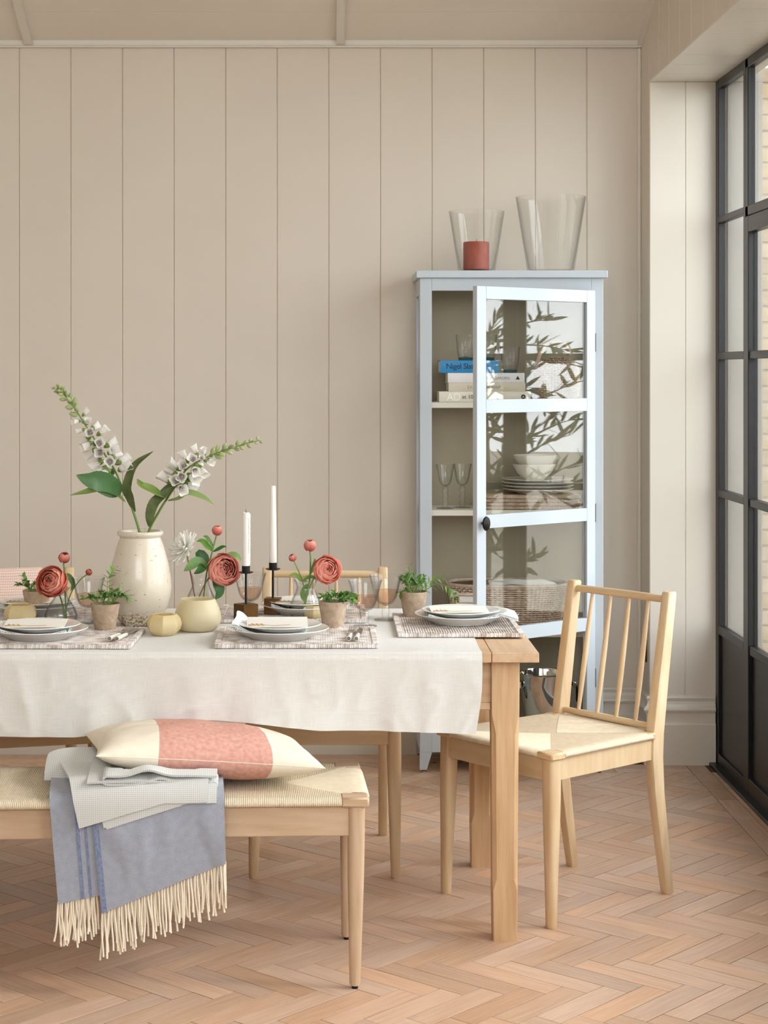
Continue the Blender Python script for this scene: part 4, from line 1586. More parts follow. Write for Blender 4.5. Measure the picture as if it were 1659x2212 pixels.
def book(label, x0, x1, z0, h, colr, depth=0.19, yfront=BY, rot=0.0):
    cxx = (x0 + x1) / 2
    b = thing('book', label, 'book', (cxx, yfront, z0), rot, 'books stacked on the upper shelf')
    hw_ = (x1 - x0) / 2
    cm = pm('cover_' + colr, colr, rough=0.45)
    mb = MB().box(-hw_, hw_, 0, depth, 0, 0.0028, 0.0006).box(-hw_, hw_, 0, depth, h - 0.0028, h, 0.0006)
    prof = []
    for k in range(7):
        q = k / 6
        prof.append((-0.0022 * math.sin(math.pi * q), 0.0005 + (h - 0.001) * q))
    mb.rings([[(xx, yy, zz) for yy, zz in prof] + [(xx, 0.003, zz) for yy, zz in prof[::-1]] for xx in (-hw_, hw_)])
    part('cover', mb, cm, b)
    part('pages', MB().box(-hw_ + 0.003, hw_ - 0.003, 0.003, depth - 0.004, 0.0028, h - 0.0028), paper_m, b, smooth=False)
    return b, hw_


b1, h1 = book('thick cream book at the bottom of the stack, AD on its spine', 0.420, 0.768, BZ, 0.0405, 'e3dccb')
text('AD', 0.040, (-h1 + 0.028, -0.0028, 0.006), ink_white, b1, spacing=0.9)
text('at 100', 0.021, (-h1 + 0.087, -0.0028, 0.0135), ink_black, b1)
rg = MB()
rg.lathe([(0.0085, 0), (0.0085, 0.0004), (0, 0.0004)], 20)
rg.v = [(h1 - 0.028 + p[0], -0.0027 - p[2], 0.0205 + p[1]) for p in rg.v]
part('emblem', rg, ink_black, b1)
text('A', 0.012, (h1 - 0.028, -0.0034, 0.0162), ink_white, b1, 'emblem_letter', 'CENTER')
b2, h2 = book('beige book with grey capitals on its spine, second from the bottom', 0.456, 0.748, BZ + 0.0407, 0.033, 'd3c9b4')
text('EAT DRINK NAP', 0.0165, (-0.012, -0.0028, 0.0105), ink_grey, b2, 'lettering', 'CENTER', spacing=1.05)
b3, h3 = book('white book with faint grey capitals on its spine, under the blue book', 0.453, 0.745, BZ + 0.0739, 0.037, 'e6e4e4')
text('NORFOLK GARDEN', 0.0150, (0.022, -0.0028, 0.0125), ink_grey, b3, 'lettering', 'CENTER')
tri_ = MB().add([(h3 - 0.034, -0.0027, 0.012), (h3 - 0.018, -0.0027, 0.012), (h3 - 0.026, -0.0027, 0.026), (h3 - 0.034, -0.0022, 0.012), (h3 - 0.018, -0.0022, 0.012), (h3 - 0.026, -0.0022, 0.026)],
                [(0, 1, 2), (5, 4, 3), (0, 3, 4, 1), (1, 4, 5, 2), (2, 5, 3, 0)])
part('emblem', tri_, ink_black, b3, smooth=False)
b4, h4 = book('bright blue book with navy lettering on top of the stack', 0.424, 0.648, BZ + 0.1111, 0.047, '1f86c0', 0.165)
text('Nigel Slater', 0.030, (-h4 + 0.022, -0.0028, 0.0155), ink_navy, b4, spacing=0.93)


def tumbler(label, x, yv, z, blue):
    t = thing('glass_tumbler', label, 'glass', (x, yv, z), 0, 'tumblers on the books')
    part('glass', MB().lathe([(0, 0), (0.026, 0), (0.028, 0.003), (0.033, 0.03), (0.0385, 0.098), (0.0378, 0.099), (0.037, 0.098), (0.0315, 0.032), (0.026, 0.016), (0.0, 0.014)], 32), glass_ware, t)
    if blue:
        part('blue_base', MB().lathe([(0, 0.0005), (0.0255, 0.0005), (0.0275, 0.003), (0.0285, 0.012), (0.0, 0.0135)], 32), glass_blue, t)


tumbler('clear tumbler with a blue base on the blue book', 0.527, 7.03, BZ + 0.1585, True)
tumbler('clear tumbler with a blue base behind the door glass on the white book', 0.697, 7.03, BZ + 0.1112, True)
tumbler('clear tumbler at the back of the blue book beside another', 0.612, 7.06, BZ + 0.1585, True)

wb_ = thing('wicker_jug', 'wicker covered jug with an arched handle beside the books', 'basket', (0.878, 7.04, BZ + 0.002))
pr = [(0.0, 0.072), (0.18, 0.083), (0.45, 0.086), (0.70, 0.081), (0.86, 0.068), (0.95, 0.046), (1.0, 0.012)]


def jug(a, t):
    rr_ = float(np.interp(t, [q[0] for q in pr], [q[1] for q in pr]))
    dr = (float(np.interp(t + 0.02, [q[0] for q in pr], [q[1] for q in pr])) - rr_) / 0.02
    n = Vector((math.cos(a), math.sin(a), -dr * 1.0 / 0.17 * 0.17)).normalized()
    return Vector((rr_ * math.cos(a), rr_ * math.sin(a), 0.170 * t)), n


part('wicker_body', wicker(jug, 24, segs=88, rad=0.0032, amp=0.0030), wicker_m, wb_, kind='stuff')
part('gap_shade_shell', MB().lathe([(0, 0.001)] + [(r_ - 0.004, 0.170 * t) for t, r_ in pr[:-1]] + [(0, 0.166)], 40), wicker_dark, wb_)  # dark shell added inside, puts shade into the gaps of the weave
hp = [(-0.083 + 0.0, 0, 0.122), (-0.078, 0, 0.165), (-0.058, 0, 0.203), (-0.025, 0, 0.224), (0.01, 0, 0.222), (0.035, 0, 0.205), (0.042, 0, 0.178)]
hb = MB()
hc = catmull([(p[0] + 0.004, p[1] - 0.02, p[2]) for p in hp], 8)
hb.tube(hc, [0.0085 + 0.0009 * (i % 2) for i in range(len(hc))], 8)
part('handle', hb, wicker_m, wb_)

SZ2 = SHELF[1] + 0.0005


def goblet(name, label, loc, group, rim=0.049, bh_=0.090, st=0.042, foot=0.034, fill=0.5, knobs=1, liquid=True):
    g_ = thing(name, label, 'glass', loc, 0, group)
    t = st
    P_ = [(0.0, 0.0), (0.16, 0.002), (0.44, 0.008), (0.62, 0.020), (0.73, 0.036), (0.80, 0.052), (0.90, 0.072), (1.0, 0.090)]
    P_ = [(p.x, p.y) for p in catmull([(a, b, 0) for a, b in P_], 4)]
    P_[0] = (0.0, 0.0)
    k = bh_ / 0.090
    outer = [(rim * a, t + b * k) for a, b in P_]
    outer[0] = (0.0, t)
    inner = [(max(0, rim * a - 0.0018), t + b * k + 0.0026 * (1 - b / 0.09)) for a, b in P_][::-1]
    part('bowl', MB().lathe(outer + [(rim - 0.0009, t + bh_ + 0.0008)] + inner[:-1] + [(0.0, t + 0.0026)], 40), glass_goblet, g_)
    sp_ = [(0.0, t - 0.0002), (0.0105, t + 0.001), (0.0125, t - 0.003)]
    n = knobs * 2 + 1
    for i in range(1, n * 4):
        q = i / (n * 4)
        z = (t - 0.003) * (1 - q) + 0.007 * q
        sp_.append((0.0082 + 0.0036 * abs(math.sin(q * math.pi * knobs)), z))
    sp_ += [(0.012, 0.0055), (foot * 0.75, 0.0036), (foot, 0.002), (foot, 0.0), (0.0, 0.0)]
    part('stem', MB().lathe(sp_, 32), glass_goblet, g_)
    if liquid:
        zf = bh_ * fill
        lp = [(max(0, rim * a - 0.0024), t + b * k + 0.0032 * (1 - b / 0.09)) for a, b in P_ if b * k < zf]
        ra = float(np.interp(zf / k, [b for a, b in P_], [a for a, b in P_])) * rim - 0.0024
        part('wine', MB().lathe([(0, lp[0][1])] + lp[1:] + [(ra, t + zf), (ra * 0.97, t + zf - 0.0004), (0, t + zf - 0.0004)], 40), wine, g_, 'pale pink wine')
    return g_


goblet('wine_glass', 'clear stemmed glass at the left end of the middle cabinet shelf', (0.446, 7.00, SZ2), 'stemmed glasses in the cabinet', rim=0.036, bh_=0.085, st=0.083, foot=0.034, knobs=3, liquid=False)
goblet('wine_glass', 'clear stemmed glass just left of the door edge on the middle shelf', (0.515, 7.04, SZ2), 'stemmed glasses in the cabinet', rim=0.036, bh_=0.085, st=0.083, foot=0.034, knobs=3, liquid=False)

for k in range(4):
    q = thing('rattan_placemat', ['bottom rattan placemat of the four under the cabinet plates', 'second rattan placemat from the bottom under the cabinet plates', 'third rattan placemat from the bottom under the cabinet plates', 'top rattan placemat right under the cabinet plates'][k],
              'placemat', (0.775 + [0, 0.006, -0.004, 0.003][k], 7.055, SZ2 + 0.0005 + 0.0135 * k), 0, 'rattan placemats in the cabinet')
    part('mat', MB().rings([rrect(0, 0, z, 0.183 - o, 0.118 - o, 0.03, 6) for z, o in ((0, 0.004), (0.003, 0), (0.010, 0), (0.013, 0.004))]), wicker_m, q)
    rm = MB()
    ring_ = rrect(0, 0, 0.0065, 0.1835, 0.1185, 0.03, 8)
    for i in range(150):
        u = i / 150 * len(ring_)
        i0 = int(u)
        a = Vector(ring_[i0])
        b = Vector(ring_[(i0 + 1) % len(ring_)])
    # wrapped edge: small upright wraps along the front side
    for i in range(64):
        x = -0.150 + 0.30 * i / 63
        rm.box(x, x + 0.0036, -0.1205, -0.1165, 0.0012, 0.0118, 0.0008)
    part('wrapped_edge', rm, wicker_m, q, smooth=False, kind='stuff')


def plate_prof(r, h, foot, th=0.004):
    return [(0.0, 0.0022), (foot - 0.006, 0.0022), (foot - 0.004, 0.0), (foot, 0.0), (foot + 0.003, 0.003), (foot + (r - foot) * 0.45, h * 0.45), (r - 0.006, h - 0.003), (r, h - 0.0006), (r - 0.001, h + 0.0012),
            (r - 0.006, h), (foot + (r - foot) * 0.4, h * 0.45 + th), (foot - 0.006, 0.0022 + th), (0.0, 0.0022 + th)]


zz = SZ2 + 0.0005 + 0.0135 * 4
for k in range(4):
    q = thing('dinner_plate', ['bottom cream plate of the four stacked in the cabinet', 'second cream plate from the bottom of the cabinet stack', 'third cream plate from the bottom of the cabinet stack', 'top cream plate of the cabinet stack under the bowls'][k],
              'plate', (0.806, 7.055, zz), 0, 'cream plates in the cabinet')
    part('plate', MB().lathe(plate_prof(0.138, 0.020, 0.075), 56), stoneware, q)
    zz += 0.0125
zz += 0.0012
for k in range(2):
    q = thing('cereal_bowl', ['lower cream bowl on the cabinet plates', 'upper cream bowl stacked on the cabinet plates'][k], 'bowl', (0.792 + 0.003 * k, 7.05, zz), 0, 'cream bowls in the cabinet')
    part('bowl', MB().lathe([(0, 0.002), (0.030, 0.002), (0.032, 0), (0.036, 0), (0.040, 0.004), (0.064, 0.026), (0.080, 0.052), (0.083, 0.062), (0.0815, 0.063), (0.0795, 0.061), (0.061, 0.029), (0.036, 0.0075), (0, 0.006)], 48), stoneware, q)
    zz += 0.034

# big oval basket with linen on the third shelf
bk = thing('wicker_basket', 'large oval wicker basket on the lower cabinet shelf', 'basket', (0.690, 7.055, SHELF[2] + 0.0005))


def basket_ring(a, t):
    rx = 0.198 + 0.032 * t
    ry = 0.108 + 0.026 * t
    p, n = sup(a, rx, ry, 0.75)
    return Vector((p.x, p.y, 0.006 + 0.158 * t)), n


part('wicker_body', wicker(basket_ring, 19, segs=176, rad=0.0038, amp=0.0036), wicker_m, bk, kind='stuff')
gap_shade_shell = MB()
gap_shade_shell.rings([[sup(2 * math.pi * i / 72, 0.194 + 0.032 * t, 0.104 + 0.026 * t, 0.75)[0] + Vector((0, 0, 0.003 + 0.160 * t)) for i in range(72)] for t in (0, 0.5, 1.0)], True, False)
part('gap_shade_shell', gap_shade_shell, wicker_dark, bk)  # added dark inner shell, so gaps between the strands look shaded
rim_ = [sup(2 * math.pi * i / 140, 0.230, 0.134, 0.75)[0] + Vector((0, 0, 0.168)) for i in range(141)]
part('rim', MB().tube(rim_, [0.0060 + 0.0010 * (i % 2) for i in range(141)], 8), wicker_m, bk)
hb = MB()
hb.box(-0.198, -0.125, -0.141, -0.128, 0.108, 0.134, 0.004)
part('handle_gap', hb, linen, bk, 'pale opening of the basket handle showing linen', smooth=False)
part('handle_wrap', MB().tube([(-0.205, -0.136, 0.139), (-0.16, -0.141, 0.140), (-0.118, -0.141, 0.139)], 0.006, 8).tube([(-0.205, -0.134, 0.103), (-0.16, -0.139, 0.102), (-0.118, -0.139, 0.103)], 0.006, 8), wicker_m, bk)
for i, (lab, sx0, zz0, dx) in enumerate((('white linen napkin folded on top in the wicker basket', 0.125, 0.185, 0.055), ('white linen cloth lying flat at the left of the wicker basket', 0.15, 0.162, -0.07))):
    nl = thing('folded_linen', lab, 'linen', (0.690 + dx, 7.055, SHELF[2]))
    for lay in range(3):
        P = np.zeros((26, 20, 3))
        for a in range(26):
            for b in range(20):
                u, v_ = a / 25 * 2 - 1, b / 19 * 2 - 1
                P[a, b] = (sx0 * u * (0.97 + 0.03 * lay), 0.085 * v_, zz0 - 0.02 + lay * 0.008 + 0.010 * nz(u * 1.5, v_ * 1.2, lay * 3 + i * 7) - 0.016 * max(0, abs(u) - 0.7) ** 1.5 * 3 - 0.012 * abs(v_) ** 3)
        part('fold', MB().sheet(P, 0.004), linen, nl)

# steel ice bucket on the cabinet floor
ib = thing('ice_bucket', 'polished steel ice bucket with ring handle at the bottom of the cabinet', 'bucket', (0.835, 7.035, 0.1485))
part('bowl', MB().lathe([(0, 0.004), (0.060, 0.004), (0.062, 0.0), (0.068, 0.0), (0.072, 0.012), (0.086, 0.075), (0.101, 0.165), (0.104, 0.200), (0.1055, 0.204), (0.1035, 0.206), (0.101, 0.200), (0.098, 0.165), (0.083, 0.075), (0.066, 0.012), (0, 0.009)], 64), chrome, ib)
for s in (-1, 1):
    part('lug', MB().box(min(s * 0.098, s * 0.112), max(s * 0.098, s * 0.112), -0.045, -0.018, 0.150, 0.176, 0.003), chrome, ib)
    part('ring_handle', MB().tube([(s * 0.113 + s * 0.003, -0.032 + 0.009 * math.sin(a), 0.130 + 0.030 * math.cos(a)) for a in np.linspace(0, 2 * math.pi, 25)], 0.0034, 8), black_iron, ib)

# ---------------------------------------------------------------- place settings
ZM = ZT + 0.0049                                        # underside of the mats on the cloth
MW, MD = 0.432, 0.345


def placemat_meshes():
    base = MB().box(-MW / 2 + 0.006, MW / 2 - 0.006, -MD / 2 + 0.006, MD / 2 - 0.006, 0.0, 0.0055)
    wv = MB()
    rows, segs = 46, 124
    for r_ in range(rows):
        yv = -MD / 2 + 0.012 + (MD - 0.024) * (r_ + 0.5) / rows
        hwid = (MD - 0.024) / rows * 0.50
        st = []
        for i in range(segs + 1):
            x = -MW / 2 + 0.012 + (MW - 0.024) * i / segs
            o = 0.0013 * math.cos(i * math.pi / 2 + (r_ % 2) * math.pi)
            st.append([(x, yv - hwid, 0.0046 + o), (x, yv, 0.0074 + o), (x, yv + hwid, 0.0046 + o)])
        wv.rings(st, False, False, closed=False)
    ed = MB()
    for side in range(4):
        ln = MW if side % 2 == 0 else MD
        n = int(ln / 0.0058)
        for i in range(n):
            t = -ln / 2 + 0.003 + (ln - 0.006) * i / (n - 1)
            a = 0.0029
            o = 0.0009 * (i % 2)
            if side == 0:
                ed.box(t - a, t + a, -MD / 2 - 0.002 - o, -MD / 2 + 0.013, 0.0, 0.0098 + o, 0.0011)
            elif side == 2:
                ed.box(t - a, t + a, MD / 2 - 0.013, MD / 2 + 0.002 + o, 0.0, 0.0098 + o, 0.0011)
            elif side == 1:
                ed.box(MW / 2 - 0.013, MW / 2 + 0.002 + o, t - a, t + a, 0.0, 0.0098 + o, 0.0011)
            else:
                ed.box(-MW / 2 - 0.002 - o, -MW / 2 + 0.013, t - a, t + a, 0.0, 0.0098 + o, 0.0011)
    return base.mesh('mat_base', mat_base, False), wv.mesh('woven_strands', rattan_white), ed.mesh('wrapped_edge', rattan_white, False)


pmm = placemat_meshes()
plate_me = MB().lathe(plate_prof(0.134, 0.027, 0.082, 0.0045), 72).mesh('plate', porcelain)
side_me = MB().lathe(plate_prof(0.113, 0.016, 0.062, 0.004), 64).mesh('plate', porcelain)


def mat_thing(label, x, yv, rot):
    m_ = thing('placemat', label, 'placemat', (x, yv, ZM), rot, 'whitewashed woven placemats on the table')
    link('mat_base', pmm[0], m_)
    o = link('woven_strands', pmm[1], m_)
    o['kind'] = 'stuff'
    o = link('wrapped_edge', pmm[2], m_)
    o['kind'] = 'stuff'


def napkin(label, x, yv, z, rot, w_=0.2, d_=0.15, crumple=0.012, seed=0, fringe=True, lift=0.0, ox=0.0, oy=0.0):
    n_ = thing('napkin', label, 'napkin', (x, yv, z), rot, 'pale blue fringed napkins on the plates')
    for lay in range(3):
        P = np.zeros((34, 26, 3))
        for a in range(34):
            for b in range(26):
                u, v_ = a / 33 * 2 - 1, b / 25 * 2 - 1
                rad_ = math.hypot(w_ / 2 * u + ox, d_ / 2 * v_ + oy)
                P[a, b] = (w_ / 2 * u + 0.004 * nz(v_ * 2, lay, seed), d_ / 2 * v_ + 0.004 * nz(u * 2, lay, seed + 2),
                           0.0006 + lay * 0.0030 + max(0, min(rad_, 0.134) - 0.076) * 0.38 - max(0, rad_ - 0.137) * 0.35 + crumple * 0.15 * max(-0.3, nz(u * 1.8, v_ * 1.6, seed + lay * 0.4)) + lift * max(0, -u - 0.55) * 2.2 * (0.4 + 0.6 * (v_ * 0.5 + 0.5)))
        part('fold', MB().sheet(P, 0.0016), napkin_m, n_)
    if fringe:
        fb = MB()
        rr_ = random.Random(seed)
        for i in range(46):
            x0 = -w_ / 2 + w_ * i / 45
            p = Vector((x0, -d_ / 2, 0.005 + max(0, min(math.hypot(x0 + ox, -d_ / 2 + oy), 0.134) - 0.076) * 0.38 + 0.001 * nz(x0 * 10, 0, seed)))
            fb.tube([p, p + Vector((rr_.gauss(0, 0.002), -0.005, 0.001)), p + Vector((rr_.gauss(0, 0.003), -0.010, -0.003 + rr_.gauss(0, 0.001)))], 0.0007, 4)
        part('fringe', fb, napkin_m, n_, kind='stuff')
    return n_


def card(label, x, yv, z, rot, tilt, w_=0.165, d_=0.105):
    c_ = thing('place_card', label, 'card', (x, yv, z), rot, 'white cards on the plates')
    c_.rotation_euler = (R(tilt), 0, rot)
    part('card', MB().box(-w_ / 2, w_ / 2, 0, d_, 0, 0.0012), card_m, c_, smooth=False)
    sb = MB()
    sb.tube([(-w_ / 2 + 0.005, 0.012, 0.0022), (-w_ / 2 + 0.03, 0.018, 0.0034), (-0.01, 0.010, 0.0022), (0.035, 0.014, 0.0028)], 0.0007, 5)
    for i in range(7):
        p = Vector((-w_ / 2 + 0.004 + 0.006 * i, 0.0135 + 0.004 * (i % 2), 0.003))
        sb.tube([p, p + Vector((0.004, 0.004 * (1 if i % 2 else -1), 0.001)), p + Vector((0.010, 0.003 * (1 if i % 2 else -1), 0))], [0.0006, 0.0018, 0.0004], 5)
    s_ = thing('dried_grass_sprig', label.replace('white card', 'dried brown grass sprig on the card'), 'sprig', (x, yv, z), rot, 'dried grass sprigs on the cards')
    s_.rotation_euler = (R(tilt), 0, rot)
    part('stalk', sb, pm('dried_straw', 'b08a5c', 'c9a87a', 0.8, scale=40), s_)


def setting(where, x, yv, mrot, mx, my, prot=0.0, crd=True, nk=(0.2, 0.15), nkoff=(0, 0), side_off=(0, 0), lift=0.0, seed=0, ctilt=6, nrot=0.0):
    mat_thing('whitewashed woven placemat ' + where[0], mx, my, mrot)
    z = ZM + 0.0088
    q = thing('dinner_plate', 'large white plate ' + where[1], 'plate', (x, yv, z), 0, 'large white plates on the placemats')
    link('plate', plate_me, q)
    z1 = z + 0.0068
    napkin('pale blue fringed napkin ' + where[2], x + nkoff[0], yv + nkoff[1], z1 + 0.0012, nrot, nk[0], nk[1], seed=seed, lift=lift, ox=nkoff[0], oy=nkoff[1])
    z2 = z1 + 0.0150
    q = thing('side_plate', 'small white plate ' + where[3], 'plate', (x + side_off[0], yv + side_off[1], z2), 0, 'small white plates on the large plates')
    link('plate', side_me, q)
    if crd:
        card('white card ' + where[4], x + side_off[0] - 0.005, yv + side_off[1] - 0.065, z2 + 0.0145, R(2), ctilt)


setting(('in the middle of the near table edge', 'on the near middle placemat', 'between the two plates of the near middle setting', 'on the near middle setting', 'on the near middle setting'),
        -0.133, 4.99, R(0.5), -0.087, 5.020, nk=(0.19, 0.155), nkoff=(-0.028, 0.0), lift=0.028, seed=3, ctilt=7, nrot=R(-4))
setting(('under the setting at the near left', 'on the near left placemat', 'between the two plates at the near left', 'at the near left setting', 'at the near left setting'),
        -0.790, 4.985, R(-1), -0.739, 5.012, nk=(0.19, 0.15), nkoff=(-0.015, -0.012), lift=0.004, seed=9, ctilt=4, nrot=R(3))
setting(('partly on bare oak at the right table end', 'at the right table end', 'between the two plates at the right table end', 'at the right table end', 'at the right table end'),
        0.382, 5.285, R(90), 0.366, 5.265, nk=(0.255, 0.17), nkoff=(0.03, 0.0), seed=15, ctilt=3, side_off=(0.0, 0.0))
setting(('on the far side in front of the middle chair', 'on the far middle placemat behind the candlesticks', 'between the two plates of the far middle setting', 'at the far middle setting', 'at the far middle setting behind the glass vase'),
        -0.070, 5.495, R(0), -0.108, 5.51, nk=(0.2, 0.15), seed=21, ctilt=4, lift=0.01)
setting(('on the far side in front of the left chair', 'on the far left placemat', 'between the two plates of the far left setting', 'at the far left setting', 'at the far left setting'),
        -0.875, 5.495, R(0), -0.910, 5.51, nk=(0.2, 0.15), seed=27, ctilt=4)


def cutlery(where, x, yv, z, rot):
    for nm, dx in (('fork', -0.0085), ('knife', 0.0115)):
        k_ = thing(nm, 'steel %s with a white round-ended handle %s' % (nm, where), 'cutlery', (x + dx, yv, z), rot, nm + 's with white handles')
        part('handle', MB().tube([(0, -0.0495, 0.0085), (0, -0.047, 0.0085), (0, -0.01, 0.0078), (0, 0.035, 0.0068), (0, 0.05, 0.006)], [0.0062, 0.0068, 0.0064, 0.0052, 0.0042], 14, flat=1.0), stoneware, k_, 'white handle')
        part('end_cap', MB().tube([(0, -0.0508, 0.0085), (0, -0.0494, 0.0085)], [0.0044, 0.0050], 14), satin_steel, k_)
        part('end_ring', MB().tube([(0.0034 * math.cos(a), -0.0510, 0.0085 + 0.0026 * math.sin(a)) for a in np.linspace(0, 2 * math.pi, 17)], 0.0005, 5), black_iron, k_)
        part('ferrule', MB().tube([(0, 0.049, 0.006), (0, 0.056, 0.0058)], 0.0046, 12), satin_steel, k_)
        if nm == 'fork':
            hb_ = MB().tube([(0, 0.055, 0.0056), (0, 0.085, 0.006), (0, 0.105, 0.008)], [0.0028, 0.0026, 0.003], 8)
            hb_.box(-0.0105, 0.0105, 0.103, 0.122, 0.0075, 0.0092, 0.0007)
            for i in range(4):
                xx = -0.009 + 0.006 * i
                hb_.tube([(xx, 0.120, 0.0083), (xx, 0.140, 0.0095), (xx, 0.165, 0.0165)], [0.0014, 0.0014, 0.0008], 6)
            part('tines', hb_, satin_steel, k_)
        else:
            P = np.zeros((16, 5, 3))
            for i in range(16):
                t = i / 15
                hwid = 0.0085 * min(1, (1 - t) * 4 + 0.06)
                for j in range(5):
                    P[i, j] = (hwid * (j / 2 - 1), 0.055 + 0.115 * t, 0.006 + 0.0006 * (1 - abs(j / 2 - 1)))
            part('blade', MB().sheet(P, 0.0012), satin_steel, k_)


cutlery('beside the near middle plate', 0.066, 4.955, ZM + 0.0088, R(-4))
cutlery('beside the near left plate', -0.572, 4.955, ZM + 0.0088, R(-9))

# ---------------------------------------------------------------- glasses on the table
ZG = ZT + 0.0049
goblet('wine_goblet', 'glass goblet of pink wine nearest the front, right of the pots', (0.105, 5.27, ZG), 'goblets of pink wine', fill=0.50)
goblet('wine_goblet', 'glass goblet of pink wine beside the rightmost potted plant', (0.168, 5.40, ZG), 'goblets of pink wine', fill=0.52)
goblet('wine_goblet', 'glass goblet of pink wine behind the shorter candlestick', (-0.2355, 5.475, ZG + 0.0095), 'goblets of pink wine', bh_=0.086, st=0.034, fill=0.50)
goblet('wine_goblet', 'glass goblet of pink wine behind the left potted plant', (-0.702, 5.34, ZG), 'goblets of pink wine', fill=0.48)

# ---------------------------------------------------------------- votive glasses
def facet_holder(label, x, yv, z, s=1.0, rot=0.0, n=7):
    f_ = thing('tealight_holder', label, 'candle holder', (x, yv, z), rot, 'faceted yellow glass holders')
    lev = [(0.030, 0.0), (0.034, 0.002), (0.047, 0.016), (0.0505, 0.030), (0.046, 0.046), (0.037, 0.0565), (0.0345, 0.0575)]
    inn = [(0.0325, 0.0565), (0.042, 0.046), (0.046, 0.030), (0.042, 0.016), (0.030, 0.006)]
    rg_ = [[(r_ * s * math.cos(2 * math.pi * j / n), r_ * s * math.sin(2 * math.pi * j / n), h_ * s) for j in range(n)] for r_, h_ in lev + inn]
    part('glass', MB().rings(rg_), yellow_glass, f_, angle=28)
    return f_


facet_holder('small faceted yellow glass holder in front of the round one', -0.459, 5.10, ZG - 0.0005, 1.0, R(14))
facet_holder('small faceted yellow glass holder at the far left behind the plate', -0.895, 5.315, ZG, 0.98, R(30))
facet_holder('small faceted yellow glass holder half hidden behind the middle potted plant', -0.040, 5.40, ZG + 0.001, 0.75, R(5))
rv = thing('round_votive', 'round frosted pale yellow glass holder beside the big vase', 'candle holder', (-0.371, 5.185, ZG))
part('glass', MB().lathe([(0, 0), (0.043, 0), (0.052, 0.004), (0.0635, 0.020), (0.0668, 0.036), (0.064, 0.054), (0.056, 0.075), (0.049, 0.0885), (0.0478, 0.0895), (0.0465, 0.0885), (0.053, 0.075), (0.061, 0.054), (0.064, 0.036), (0.060, 0.018), (0.045, 0.006), (0, 0.006)], 48),
     pm('frosted_pale_green_glass', 'e8ddba', 'efe6ca', 0.35, scale=6, transl=0.4), rv)

# ---------------------------------------------------------------- candlesticks
def candlestick(label, x, yv, rot, bs, rod_h, z0):
    c_ = thing('candlestick', label, 'candlestick', (x, yv, z0), rot, 'bronze block candlesticks')
    part('block', MB().box(-bs / 2, bs / 2, -bs / 2, bs / 2, 0, bs, 0.0009), bronze, c_, smooth=False)
    part('rod', MB().lathe([(0.0036, bs), (0.0034, bs + rod_h)], 12), black_iron, c_)
    part('drip_dish', MB().lathe([(0, bs + rod_h - 0.001), (0.014, bs + rod_h), (0.0215, bs + rod_h + 0.0025), (0.0225, bs + rod_h + 0.0045), (0.0212, bs + rod_h + 0.0045), (0.013, bs + rod_h + 0.0018), (0, bs + rod_h + 0.0018)], 32), black_iron, c_)
    part('cup', MB().lathe([(0.0118, bs + rod_h + 0.001), (0.0122, bs + rod_h + 0.0225), (0.0112, bs + rod_h + 0.0225), (0.0108, bs + rod_h + 0.004), (0, bs + rod_h + 0.004)], 24), black_iron, c_)
    return z0 + bs + rod_h + 0.0045


zc1 = candlestick('bronze block candlestick in front, with the burnt candle', -0.243, 5.37, R(38), 0.052, 0.089, ZG)
zc2 = candlestick('bronze block candlestick behind, with the taller fresh candle', -0.167, 5.475, R(-7), 0.047, 0.083, ZG + 0.0095)
k1 = thing('taper_candle', 'shorter white candle with wax drips down its right side', 'candle', (-0.243, 5.37, zc1))
part('wax', MB().lathe([(0, 0), (0.0104, 0), (0.0108, 0.01), (0.0112, 0.16), (0.0110, 0.1735), (0.009, 0.1745), (0.004, 0.170), (0, 0.1695)], 24), wax, k1)
part('wick', MB().tube([(0, 0, 0.169), (0, 0, 0.178), (-0.001, 0, 0.183)], 0.0009, 6), black_iron, k1)
rw = random.Random(2)
dm = MB()
pts = []
for i in range(44):
    z = 0.02 + 0.150 * i / 43
    pts.append((0.0106 + 0.0008 * rw.random(), -0.002 + 0.001 * rw.random(), z))
dm.tube(pts, [0.0016 + 0.0014 * rw.random() for _ in pts], 6)
dm.tube([(p[0] - 0.002, p[1] - 0.006, p[2] * 0.7 + 0.04) for p in pts], [0.0010 + 0.001 * rw.random() for _ in pts], 6)
part('wax_drip', dm, wax, k1, 'hardened white wax drips')
k2 = thing('taper_candle', 'taller fresh white taper candle', 'candle', (-0.167, 5.475, zc2))
part('wax', MB().lathe([(0, 0), (0.0112, 0), (0.0116, 0.003), (0.0105, 0.12), (0.0082, 0.2455), (0.0070, 0.2475), (0, 0.2475)], 24), wax, k2)
for kk in (k1, k2):
    kk['group'] = 'white candles in the candlesticks'

# ---------------------------------------------------------------- potted plants in peat pots
leaf_a = leaf_mesh('leaf', leaf_m, 0.44, 0.15, 0.25)
leaf_b = leaf_mesh('leaf', leaf_dark, 0.46, 0.15, 0.2)
leaf_c = leaf_mesh('leaf', leaf_light, 0.30, 0.1, 0.35)
pot_me = MB().lathe([(0, 0), (0.026, 0), (0.0288, 0.002), (0.0345, 0.038), (0.0415, 0.079), (0.0418, 0.0805), (0.0388, 0.0805), (0.0335, 0.040), (0.027, 0.004), (0, 0.004)], 40).mesh('pot', peat)
soil_me = MB().lathe([(0.0365, 0.066), (0.030, 0.070), (0.0, 0.073)], 24).mesh('soil', soil)


